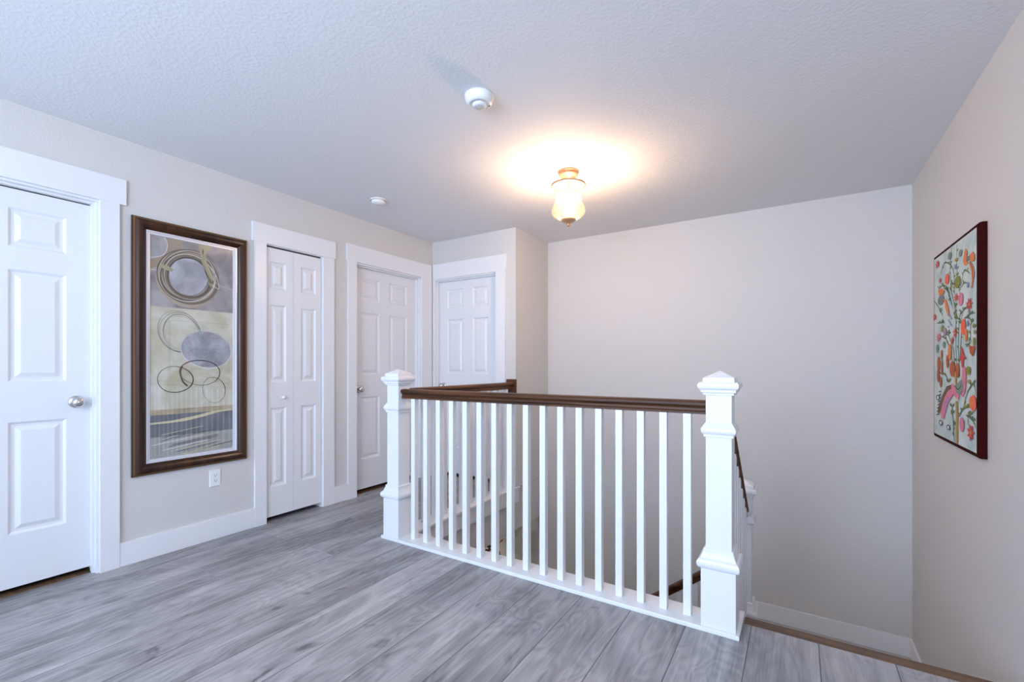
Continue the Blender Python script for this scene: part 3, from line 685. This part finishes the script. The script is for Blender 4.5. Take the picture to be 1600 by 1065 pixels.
 ('p','green',[(0.125,0.635),(0.143,0.639),(0.147,0.648),(0.131,0.646)]),
 ('l3','green',[(0.605,0.486),(0.678,0.509)]),
 ('p','green',[(0.611,0.487),(0.633,0.493),(0.639,0.504),(0.619,0.501)]),
 ('p','green',[(0.62,0.49),(0.595,0.495),(0.589,0.502),(0.611,0.499)]),
 ('p','green',[(0.678,0.509),(0.653,0.517),(0.647,0.53),(0.668,0.525)]),
 ('p','green',[(0.61,0.487),(0.632,0.492),(0.638,0.502),(0.619,0.499)]),
 ('p','green',[(0.656,0.502),(0.642,0.51),(0.639,0.522),(0.651,0.518)]),
 ('l4','green',[(0.374,0.706),(0.298,0.785),(0.234,0.812)]),
 ('p','green',[(0.265,0.798),(0.283,0.802),(0.288,0.812),(0.272,0.811)]),
 ('p','green',[(0.329,0.753),(0.311,0.762),(0.307,0.775),(0.322,0.769)]),
 ('p','olive',[(0.249,0.805),(0.284,0.804),(0.292,0.81),(0.262,0.812)]),
 ('p','green',[(0.282,0.791),(0.301,0.794),(0.306,0.803),(0.289,0.803)]),
 ('p','green',[(0.331,0.751),(0.311,0.76),(0.306,0.771),(0.323,0.766)]),
 ('p','olive',[(0.238,0.81),(0.215,0.818),(0.21,0.828),(0.229,0.822)]),
 ('p','green',[(0.253,0.804),(0.281,0.804),(0.288,0.811),(0.264,0.812)]),
 ('p','green',[(0.351,0.73),(0.321,0.739),(0.313,0.748),(0.34,0.742)]),
 ('p','green',[(0.341,0.74),(0.356,0.741),(0.36,0.747),(0.347,0.747)]),
 ('l4','green',[(0.425,0.634),(0.447,0.686),(0.418,0.714)]),
 ('p','olive',[(0.43,0.645),(0.41,0.653),(0.404,0.665),(0.422,0.66)]),
 ('p','green',[(0.439,0.667),(0.458,0.668),(0.462,0.674),(0.446,0.673)]),
 ('p','olive',[(0.429,0.643),(0.443,0.65),(0.446,0.663),(0.434,0.66)]),
 ('p','green',[(0.437,0.663),(0.457,0.665),(0.462,0.673),(0.445,0.672)]),
 ('p','green',[(0.425,0.634),(0.441,0.637),(0.445,0.645),(0.431,0.644)]),
 ('p','green',[(0.437,0.695),(0.46,0.696),(0.466,0.702),(0.446,0.702)]),
 ('p','green',[(0.435,0.657),(0.407,0.663),(0.4,0.67),(0.425,0.666)]),
 ('p','olive',[(0.428,0.64),(0.455,0.644),(0.462,0.655),(0.438,0.654)]),
 ('p','green',[(0.435,0.697),(0.465,0.698),(0.472,0.706),(0.446,0.706)]),
 ('l5','green',[(0.413,0.02),(0.397,0.118),(0.373,0.211)]),
 ('p','green',[(0.4,0.097),(0.433,0.109),(0.44,0.124),(0.412,0.117)]),
 ('p','green',[(0.387,0.158),(0.419,0.167),(0.427,0.179),(0.399,0.173)]),
 ('p','green',[(0.398,0.11),(0.416,0.118),(0.42,0.129),(0.405,0.124)]),
 ('p','olive',[(0.403,0.078),(0.423,0.086),(0.427,0.097),(0.411,0.092)]),
 ('p','green',[(0.387,0.156),(0.362,0.162),(0.356,0.177),(0.378,0.174)]),
 ('p','green',[(0.379,0.189),(0.412,0.198),(0.42,0.212),(0.391,0.206)]),
 ('p','green',[(0.408,0.05),(0.387,0.054),(0.382,0.066),(0.4,0.064)]),
 ('p','green',[(0.379,0.19),(0.344,0.195),(0.335,0.209),(0.366,0.207)]),
 ('p','olive',[(0.389,0.15),(0.359,0.154),(0.351,0.165),(0.378,0.164)]),
 ('l5','green',[(0.495,0.154),(0.566,0.199),(0.671,0.217),(0.738,0.236)]),
 ('p','green',[(0.738,0.229),(0.737,0.232),(0.731,0.241),(0.738,0.24)]),
 ('p','green',[(0.667,0.216),(0.681,0.22),(0.685,0.226),(0.672,0.223)]),
 ('p','olive',[(0.583,0.202),(0.61,0.209),(0.617,0.22),(0.593,0.215)]),
 ('p','green',[(0.543,0.184),(0.521,0.189),(0.516,0.201),(0.535,0.198)]),
 ('p','green',[(0.511,0.164),(0.487,0.166),(0.481,0.173),(0.502,0.172)]),
 ('p','olive',[(0.556,0.192),(0.538,0.194),(0.534,0.199),(0.549,0.199)]),
 ('p','olive',[(0.604,0.205),(0.626,0.213),(0.632,0.225),(0.612,0.22)]),
 ('p','green',[(0.738,0.229),(0.738,0.232),(0.738,0.239),(0.738,0.238)]),
 ('p','green',[(0.661,0.216),(0.634,0.218),(0.628,0.226),(0.651,0.225)]),
 ('l4','green',[(0.566,0.203),(0.62,0.274),(0.696,0.318),(0.738,0.337)]),
 ('p','green',[(0.727,0.323),(0.738,0.328),(0.738,0.336),(0.735,0.333)]),
 ('p','green',[(0.738,0.335),(0.738,0.34),(0.738,0.352),(0.738,0.349)]),
 ('p','green',[(0.738,0.326),(0.738,0.33),(0.738,0.336),(0.738,0.334)]),
 ('p','olive',[(0.575,0.215),(0.597,0.224),(0.603,0.238),(0.584,0.233)]),
 ('p','olive',[(0.648,0.29),(0.665,0.297),(0.669,0.307),(0.654,0.304)]),
 ('p','green',[(0.697,0.318),(0.72,0.323),(0.725,0.331),(0.706,0.328)]),
 ('p','green',[(0.68,0.308),(0.666,0.314),(0.662,0.326),(0.675,0.323)]),
 ('p','green',[(0.738,0.333),(0.738,0.338),(0.738,0.347),(0.738,0.345)]),
 ('p','green',[(0.738,0.335),(0.738,0.337),(0.738,0.342),(0.738,0.341)]),
 ('l3','green',[(0.738,0.272),(0.738,0.288),(0.721,0.31)]),
 ('p','green',[(0.729,0.303),(0.713,0.309),(0.709,0.321),(0.723,0.318)]),
 ('p','green',[(0.738,0.285),(0.738,0.292),(0.738,0.305),(0.738,0.3)]),
 ('p','green',[(0.738,0.278),(0.738,0.282),(0.738,0.292),(0.738,0.29)]),
 ('p','green',[(0.722,0.309),(0.697,0.313),(0.691,0.323),(0.713,0.32)]),
 ('p','green',[(0.738,0.287),(0.732,0.289),(0.728,0.294),(0.738,0.293)]),
 ('l4','green',[(0.633,0.126),(0.639,0.176),(0.696,0.185)]),
 ('p','green',[(0.638,0.162),(0.665,0.169),(0.672,0.178),(0.648,0.173)]),
 ('p','olive',[(0.638,0.167),(0.664,0.174),(0.67,0.184),(0.648,0.179)]),
 ('p','green',[(0.638,0.166),(0.655,0.171),(0.659,0.178),(0.644,0.175)]),
 ('p','olive',[(0.682,0.183),(0.705,0.19),(0.711,0.199),(0.691,0.195)]),
 ('p','green',[(0.682,0.183),(0.66,0.186),(0.655,0.196),(0.674,0.195)]),
 ('p','green',[(0.669,0.181),(0.645,0.184),(0.639,0.192),(0.66,0.191)]),
 ('p','olive',[(0.652,0.178),(0.633,0.18),(0.628,0.186),(0.645,0.186)]),
 ('p','green',[(0.657,0.179),(0.674,0.184),(0.679,0.191),(0.663,0.188)]),
 ('p','green',[(0.638,0.163),(0.612,0.166),(0.605,0.175),(0.628,0.174)]),
 ('l3','green',[(0.646,0.168),(0.721,0.147),(0.738,0.125)]),
 ('p','green',[(0.686,0.157),(0.702,0.165),(0.706,0.177),(0.692,0.172)]),
 ('p','olive',[(0.674,0.16),(0.693,0.167),(0.698,0.175),(0.681,0.171)]),
 ('p','olive',[(0.738,0.139),(0.721,0.141),(0.716,0.146),(0.732,0.146)]),
 ('p','olive',[(0.738,0.125),(0.738,0.13),(0.738,0.142),(0.738,0.14)]),
 ('p','olive',[(0.738,0.139),(0.715,0.14),(0.709,0.146),(0.73,0.146)]),
 ('l3','green',[(0.325,0.31),(0.257,0.35),(0.168,0.354)]),
 ('p','green',[(0.321,0.312),(0.285,0.318),(0.276,0.331),(0.308,0.328)]),
 ('p','green',[(0.259,0.349),(0.232,0.354),(0.226,0.363),(0.249,0.36)]),
 ('p','olive',[(0.318,0.314),(0.354,0.323),(0.363,0.337),(0.331,0.332)]),
 ('p','green',[(0.175,0.353),(0.142,0.358),(0.134,0.367),(0.163,0.364)]),
 ('p','olive',[(0.242,0.351),(0.206,0.355),(0.196,0.364),(0.229,0.361)]),
 ('p','ochre',[(0.439,0.224),(0.473,0.227),(0.483,0.153),(0.478,0.02),(0.443,0.02),(0.448,0.141)]),
 ('p','ochre',[(0.42,0.371),(0.454,0.371),(0.458,0.31),(0.433,0.309)]),
 ('p','orange',[(0.598,0.944),(0.625,0.923),(0.617,0.881),(0.635,0.871),(0.603,0.862),(0.574,0.874),(0.566,0.891),(0.579,0.929)]),
 ('p','orange',[(0.64,0.892),(0.671,0.902),(0.711,0.905),(0.732,0.881),(0.725,0.863),(0.691,0.863)]),
 ('p','orange',[(0.645,0.876),(0.681,0.862),(0.711,0.838),(0.725,0.803),(0.711,0.786),(0.696,0.75),(0.676,0.745),(0.691,0.786),(0.683,0.823)]),
 ('e','slate',[(0.645,0.889),(0.023,0.01)]),
 ('l3','dark',[(0.661,0.873),(0.696,0.834),(0.706,0.781)]),
 ('e','orange',[(0.175,0.796),(0.052,0.019)]),
 ('e','grey',[(0.167,0.757),(0.062,0.028)]),
 ('p','orange',[(0.221,0.757),(0.274,0.744),(0.332,0.676),(0.311,0.65),(0.27,0.692)]),
 ('e','blue',[(0.314,0.67),(0.011,0.006)]),
 ('e','blue',[(0.332,0.659),(0.011,0.005)]),
 ('e','blue',[(0.35,0.649),(0.01,0.005)]),
 ('e','blue',[(0.368,0.639),(0.011,0.005)]),
 ('e','blue',[(0.314,0.635),(0.011,0.005)]),
 ('e','blue',[(0.332,0.625),(0.011,0.006)]),
 ('e','blue',[(0.35,0.615),(0.01,0.006)]),
 ('e','blue',[(0.368,0.605),(0.011,0.006)]),
 ('e','blue',[(0.314,0.6),(0.011,0.005)]),
 ('e','blue',[(0.27,0.764),(0.008,0.003)]),
 ('e','blue',[(0.292,0.752),(0.008,0.004)]),
 ('e','blue',[(0.314,0.74),(0.008,0.004)]),
 ('e','blue',[(0.335,0.727),(0.008,0.003)]),
 ('e','blue',[(0.356,0.715),(0.008,0.003)]),
 ('e','blue',[(0.377,0.704),(0.008,0.004)]),
 ('e','blue',[(0.398,0.692),(0.007,0.003)]),
 ('p','brown',[(0.381,0.305),(0.283,0.292),(0.195,0.237),(0.112,0.168),(0.108,0.133),(0.168,0.148),(0.222,0.21),(0.317,0.263),(0.389,0.285)]),
 ('p','pink',[(0.377,0.284),(0.405,0.256),(0.317,0.212),(0.266,0.161),(0.231,0.117),(0.183,0.115),(0.168,0.153),(0.24,0.23),(0.308,0.269)]),
 ('p','lilac',[(0.317,0.244),(0.341,0.236),(0.283,0.191),(0.249,0.159),(0.213,0.166),(0.249,0.212)]),
 ('p','sage',[(0.545,0.338),(0.566,0.296),(0.527,0.26),(0.451,0.265),(0.405,0.296),(0.481,0.315)]),
 ('p','pink',[(0.373,0.311),(0.42,0.304),(0.451,0.274),(0.507,0.256),(0.495,0.232),(0.42,0.25),(0.37,0.284)]),
 ('p','pink',[(0.549,0.398),(0.6,0.39),(0.609,0.348),(0.6,0.289),(0.566,0.25),(0.535,0.256),(0.569,0.296),(0.545,0.342)]),
 ('l3','dark',[(0.436,0.3),(0.488,0.284),(0.538,0.308)]),
 ('l3','dark',[(0.073,0.124),(0.14,0.135)]),
 ('l3','dark',[(0.081,0.143),(0.146,0.154)]),
 ('l3','dark',[(0.089,0.162),(0.151,0.172)]),
 ('l3','dark',[(0.096,0.181),(0.157,0.19)]),
 ('l3','dark',[(0.104,0.199),(0.162,0.208)]),
 ('l3','dark',[(0.112,0.218),(0.168,0.226)]),
 ('l3','dark',[(0.119,0.236),(0.173,0.244)]),
 ('l3','dark',[(0.127,0.255),(0.179,0.262)]),
 ('e','dark',[(0.168,0.089),(0.036,0.015)]),
 ('e','white',[(0.168,0.089),(0.022,0.01)]),
 ('e','dark',[(0.317,0.081),(0.033,0.014)]),
 ('e','white',[(0.317,0.081),(0.02,0.009)]),
 ('e','dark',[(0.108,0.223),(0.038,0.015)]),
 ('e','white',[(0.108,0.223),(0.023,0.01)]),
 ('p','red',[(0.528,0.496),(0.561,0.475),(0.58,0.447),(0.612,0.435),(0.574,0.428),(0.567,0.388),(0.544,0.392),(0.535,0.424),(0.515,0.432),(0.539,0.464)]),
 ('e','coral',[(0.291,0.851),(0.037,0.028)]),
 ('e','olive',[(0.474,0.807),(0.045,0.03)]),
 ('e','sage',[(0.338,0.962),(0.032,0.019)]),
 ('e','sage',[(0.521,0.938),(0.026,0.017)]),
 ('e','blue',[(0.432,0.889),(0.017,0.013)]),
 ('e','blue',[(0.635,0.769),(0.015,0.013)]),
 ('e','ochre',[(0.457,0.92),(0.026,0.009)]),
 ('f','red',[(0.096,0.963),(0.041,0.024)]),
 ('f','red',[(0.154,0.865),(0.026,0.016)]),
 ('p','orange',[(0.112,0.82),(0.186,0.817),(0.243,0.797),(0.215,0.782),(0.127,0.794)]),
 ('e','pink',[(0.528,0.717),(0.036,0.031)]),
 ('f','red',[(0.454,0.734),(0.035,0.022)]),
 ('f','red',[(0.656,0.678),(0.043,0.03)]),
 ('e','coral',[(0.567,0.582),(0.036,0.038)]),
 ('e','orange',[(0.609,0.54),(0.02,0.031)]),
 ('f','red',[(0.435,0.562),(0.031,0.028)]),
 ('e','lilac',[(0.25,0.578),(0.029,0.022)]),
 ('e','olive',[(0.201,0.599),(0.026,0.02)]),
 ('f','pink',[(0.123,0.556),(0.049,0.026)]),
 ('e','orange',[(0.341,0.469),(0.03,0.043)]),
 ('e','rust',[(0.298,0.422),(0.023,0.035)]),
 ('e','rust',[(0.123,0.409),(0.03,0.041)]),
 ('e','rust',[(0.187,0.459),(0.017,0.027)]),
 ('e','rust',[(0.389,0.383),(0.048,0.04)]),
 ('e','rust',[(0.477,0.377),(0.03,0.036)]),
 ('p','rust',[(0.648,0.496),(0.689,0.486),(0.735,0.488),(0.738,0.473),(0.707,0.439),(0.666,0.457)]),
 ('e','olive',[(0.724,0.507),(0.018,0.018)]),
 ('f','red',[(0.041,0.675),(0.031,0.022)]),
 ('e','sage',[(0.096,0.494),(0.025,0.024)]),
 ('e','olive',[(0.724,0.576),(0.02,0.01)]),
 ('e','olive',[(0.733,0.548),(0.014,0.01)]),
 ('e','olive',[(0.642,0.377),(0.034,0.021)]),
 ('e','blue',[(0.63,0.593),(0.015,0.014)]),
 ('f','red',[(0.389,0.527),(0.023,0.021)]),
 ('e','sage',[(0.234,0.512),(0.023,0.018)]),
 ('e','rust',[(0.192,0.391),(0.017,0.041)]),
 ('e','coral',[(0.715,0.234),(0.038,0.036)]),
 ('e','orange',[(0.684,0.234),(0.027,0.028)]),
 ('e','pink',[(0.545,0.12),(0.035,0.034)]),
 ('f','red',[(0.678,0.098),(0.05,0.038)]),
 ('e','rust',[(0.168,0.31),(0.022,0.03)]),
 ('e','rust',[(0.115,0.348),(0.026,0.04)]),
 ('e','ochre',[(0.652,0.328),(0.023,0.009)]),
 ('e','green',[(0.721,0.163),(0.017,0.007)]),
]

cv = tag(empty('flower_canvas', (XR, 3.13, 1.25)), 'canvas of birds and red flowers on branches with a dark red edge', 'picture')
CX0, CZ0, CW, CHh = 3.51, .745, .76, 1.018
cf = lambda s_, t_, n: (XR-.030-n, CX0-s_, CZ0+t_)
b = MB(); n_ = 40
# wrapped edge: slightly wavy at the wall side like the folded cloth
rg = random.Random(5); rs = []
def loop(ins, x, amp):
    pts = []
    for (a0, b0), (a1, b1) in (((0, 0), (1, 0)), ((1, 0), (1, 1)), ((1, 1), (0, 1)), ((0, 1), (0, 0))):
        for i in range(20):
            f = i/20; u = a0+(a1-a0)*f; v = b0+(b1-b0)*f; q = rg.uniform(-amp, amp)
            pts.append((x+q, CX0+ins-u*(CW+2*ins), CZ0-ins+v*(CHh+2*ins)))
    return pts
b.rings([loop(.003, XR-.0005, 0), loop(.004, XR-.006, .0015), loop(.004, XR-.018, .001), loop(.002, XR-.026, .0005), loop(-.004, XR-.0295, 0)], M['canvas_edge'], cap=False)
b.add(loop(-.003, XR-.0296, 0), [tuple(range(80))], M['canvas_edge']); b.build('canvas_wrap', cv)['label'] = 'dark red cloth edge'
a2 = MB(); a2.add([cf(.012, .016, 0), cf(CW-.016, .016, 0), cf(CW-.016, CHh-.014, 0), cf(.012, CHh-.014, 0)], [(0, 1, 2, 3)], M['canvas_ground'])
n_ = .0003
for kind, col, pts in ART:
    n_ += .000012; mm = M['c_'+col]
    if kind == 'p': ngon(a2, pts, mm, cf, n_)
    elif kind == 'e': ngon(a2, ellipse(*pts[0], *pts[1], k=18), mm, cf, n_)
    elif kind == 'f':
        (x, y_), (rx, ry) = pts; fl = []
        for i in range(28):
            a = math.pi*2*i/28; q = 1 if i % 4 < 2 else .55; fl.append((x+rx*q*math.cos(a), y_+ry*q*math.sin(a)))
        ngon(a2, fl, mm, cf, n_); ngon(a2, ellipse(x, y_, rx*.25, ry*.25, k=10), M['c_ochre'], cf, n_+.000006)
    else: stroke(a2, smooth(pts, 4), float(kind[1:])*.0018, mm, cf, n_)
a2.build('painting', cv)

# ------------------------------------------------------------------ wall outlet
ot = tag(empty('wall_outlet', (XL, 1.51, .40)), 'white double power outlet under the tall picture', 'outlet')
b = MB(); q = lambda i, n: [W(1.475+i, .345+i, n), W(1.545-i, .345+i, n), W(1.545-i, .457-i, n), W(1.475+i, .457-i, n)]
b.rings([q(0, .0005), q(0, .003), q(.004, .006)], M['white']); b.build('cover_plate', ot)
b = MB(); b.box(XL+.006, XL+.0085, 1.4935, 1.5265, .367, .435, M['white'])
ins = b.build('socket_insert', ot, bevel=.001)
for zc in (.418, .384):
    b = MB()
    for yy in (1.5035, 1.5165): b.box(XL+.0085, XL+.009, yy-.0012, yy+.0012, zc-.001, zc+.008, M['slot'])
    b.lathe((XL+.0085, 1.51, zc-.006), [(.0005, .0006), (.0026, .0006), (.0026, 0)], M['slot'], n=12, axis='x'); b.build('socket_holes', ins)

# ------------------------------------------------------------------ smoke alarms
sa = tag(empty('smoke_alarm', (-1.298, 1.771, CH)), 'larger white round smoke alarm on the ceiling nearer the camera', 'smoke alarm')
c = (-1.298, 1.771, CH)
b = MB(); b.lathe(c, [(.001, 0), (.070, 0), (.070, -.010), (.068, -.012), (.0675, -.014), (.066, -.022), (.060, -.034), (.050, -.041), (.046, -.042), (.0445, -.0395), (.001, -.0395)], M['white'], n=56); b.build('housing', sa)
b = MB(); b.lathe((c[0]-.002, c[1]+.004, c[2]), [(.034, -.038), (.034, -.046), (.031, -.050), (.001, -.051)], M['white'], n=40); gr = b.build('sounder', sa)
b = MB()
for i in range(-2, 3):
    for j in range(-2, 3):
        if abs(i)+abs(j) < 4: b.box(c[0]-.002+i*.009-.0015, c[0]-.002+i*.009+.0015, c[1]+.004+j*.009-.0012, c[1]+.004+j*.009+.0012, CH-.0515, CH-.0505, M['slot'])
b.build('sounder_holes', gr)
b = MB(); b.lathe((c[0]+.034, c[1]+.035, CH), [(.0045, -.040), (.0045, -.0425), (.0005, -.043)], M['slot'], n=14); b.build('test_button', sa)
sa2 = tag(empty('smoke_alarm', (-2.778, 2.458, CH)), 'smaller white round alarm on the ceiling above the bifold door', 'smoke alarm')
c = (-2.778, 2.458, CH)
b = MB(); b.lathe(c, [(.001, 0), (.060, 0), (.060, -.009), (.057, -.010)], M['white'], n=48); b.build('base_ring', sa2)
b = MB(); b.lathe(c, [(.052, -.010), (.053, -.013), (.052, -.026), (.044, -.034), (.001, -.036)], M['white'], n=48); b.build('housing', sa2)

# ------------------------------------------------------------------ ceiling light
LX, LYY = -1.300, 2.777
cl = tag(empty('ceiling_light', (LX, LYY, CH)), 'bronze semi flush ceiling light with a bell shaped glass shade', 'ceiling light')
c = (LX, LYY, 0)
b = MB(); b.lathe(c, [(.001, CH), (.072, CH), (.072, CH-.008), (.069, CH-.012), (.065, CH-.013), (.066, CH-.022), (.062, CH-.030), (.050, CH-.035), (.020, CH-.038), (.012, CH-.046), (.001, CH-.047)], M['canopy_metal'], n=56); b.build('canopy', cl)
b = MB(); b.lathe(c, [(.0055, CH-.04), (.0055, 2.30), (.010, 2.297), (.010, 2.286), (.0055, 2.284), (.0055, 2.13)], M['bronze'], n=20); b.build('stem', cl)
b = MB(); ring = []
for r, z in ((.108, 2.342), (.112, 2.340), (.1155, 2.343), (.1155, 2.349), (.112, 2.352), (.108, 2.350), (.108, 2.342)): ring.append((r, z))
b.lathe(c, ring, M['canopy_metal'], n=64)
for k in range(3):
    a = .5+k*2.094; dx, dy = math.cos(a), math.sin(a)
    b.sweep([(-.003, -.003), (.003, -.003), (.003, .003), (-.003, .003)], (LX+dx*.004, LYY+dy*.004, 2.40), (LX+dx*.110, LYY+dy*.110, 2.348), M['bronze'])
b.build('rim', cl)
gm = bpy.data.materials.new('seeded_glass'); gm.use_nodes = True; nt = gm.node_tree; nt.nodes.clear(); A = nt.nodes.new
o_ = A('ShaderNodeOutputMaterial'); tr_ = A('ShaderNodeBsdfTransparent'); tl = A('ShaderNodeBsdfTranslucent'); gs = A('ShaderNodeBsdfGlossy'); m1 = A('ShaderNodeMixShader'); m2 = A('ShaderNodeMixShader'); fz = A('ShaderNodeFresnel')
tr_.inputs[0].default_value = (1, .97, .92, 1); tl.inputs[0].default_value = (1, .93, .80, 1); gs.inputs['Roughness'].default_value = .08; fz.inputs[0].default_value = 1.5
m1.inputs[0].default_value = .025
lw = A('ShaderNodeLayerWeight'); lw.inputs[0].default_value = .35; rp = A('ShaderNodeValToRGB'); rp.color_ramp.elements[0].color = (1, .96, .90, 1); rp.color_ramp.elements[0].position = .45; rp.color_ramp.elements[1].color = (.45, .47, .48, 1)
nt.links.new(lw.outputs[1], rp.inputs[0]); nt.links.new(rp.outputs[0], tr_.inputs[0])
nt.links.new(tr_.outputs[0], m1.inputs[1]); nt.links.new(tl.outputs[0], m1.inputs[2]); nt.links.new(fz.outputs[0], m2.inputs[0]); nt.links.new(m1.outputs[0], m2.inputs[1]); nt.links.new(gs.outputs[0], m2.inputs[2]); nt.links.new(m2.outputs[0], o_.inputs[0])
gp = [(.1085, 2.345), (.1075, 2.332), (.098, 2.312), (.089, 2.292), (.085, 2.270), (.087, 2.248), (.096, 2.222), (.107, 2.200), (.112, 2.180), (.109, 2.160), (.097, 2.142), (.078, 2.130), (.046, 2.124)]
b = MB(); b.lathe(c, [(x, z) for x, z in smooth(gp, 4)], gm, n=64); b.build('glass_shade', cl)
b = MB(); b.lathe(c, [(.001, 2.128), (.046, 2.128), (.051, 2.122), (.050, 2.115), (.040, 2.106), (.022, 2.098), (.010, 2.092), (.009, 2.088), (.012, 2.083), (.011, 2.077), (.006, 2.073), (.001, 2.072)], M['bronze'], n=40); b.build('finial', cl)
em = bpy.data.materials.new('lit_bulb'); em.use_nodes = True; nt = em.node_tree; nt.nodes.clear(); o_ = nt.nodes.new('ShaderNodeOutputMaterial'); ee = nt.nodes.new('ShaderNodeEmission')
ee.inputs[0].default_value = (1, .80, .52, 1); ee.inputs[1].default_value = 7; nt.links.new(ee.outputs[0], o_.inputs[0])
for k in range(3):
    a = .2+k*2.094; bx, by = LX+.030*math.cos(a), LYY+.030*math.sin(a)
    b = MB(); b.lathe((bx, by, 0), [(.001, 2.128), (.009, 2.128), (.009, 2.148), (.001, 2.148)], M['white'], n=16); sk = b.build('bulb_socket', cl)
    b = MB(); b.lathe((bx, by, 0), [(.006, 2.148), (.012, 2.156), (.015, 2.168), (.014, 2.180), (.008, 2.195), (.001, 2.206)], em, n=20); b.build('bulb', sk)
    l = bpy.data.lights.new('bulb_light', 'POINT'); l.energy = LAMP_W/3; l.color = LAMP_COL; l.shadow_soft_size = .012
    lo = bpy.data.objects.new('bulb_light', l); COL.objects.link(lo); lo.location = (bx, by, 2.224); lo.parent = cl; lo.matrix_parent_inverse = Matrix.Translation(-cl.location)

# ------------------------------------------------------------------ potted plant in the lower hall, a sliver of it shows under the floor edge
pl = tag(empty('potted_plant', (-3.45, 4.75, LF)), 'leafy dark plant in the lower hall glimpsed between the left balusters', 'plant')
flat('terracotta', (120, 60, 36)); flat('leaf', (52, 72, 34)); flat('twig', (70, 44, 26)); flat('leaf_brown', (110, 56, 26))
b = MB(); b.lathe((-3.45, 4.75, LF), [(.001, 0), (.13, 0), (.17, .30), (.185, .30), (.185, .34), (.165, .34), (.16, .31), (.001, .31)], M['terracotta'], n=32); b.build('pot', pl)
b = MB(); rg = random.Random(9)
for k in range(7):
    a = rg.uniform(0, 6.28); tip = (-3.45+.22*math.cos(a), 4.75+.22*math.sin(a), LF+1.75+rg.uniform(-.2, .15))
    b.sweep([(-.008, 0), (.008, 0), (.008, .012), (-.008, .012)], (-3.45, 4.75, LF+.3), tip, M['twig'])
b.build('stem', pl)
b = MB()
for k in range(520):
    a = rg.uniform(0, 6.28); r = .28*math.sqrt(rg.random()); z = LF+rg.uniform(.8, 1.98); c0 = Vector((-3.45+r*math.cos(a), 4.75+r*math.sin(a), z))
    d = Vector((rg.uniform(-1, 1), rg.uniform(-1, 1), rg.uniform(-.6, .8))).normalized(); s_ = d.cross(Vector((0, 0, 1))).normalized()*.022; L0 = d*.10
    b.add([c0, c0+L0*.5+s_, c0+L0, c0+L0*.5-s_+Vector((0, 0, .006))], [(0, 1, 2, 3)], M['leaf_brown'] if rg.random() < .2 else M['leaf'])
fo = b.build('foliage', pl)
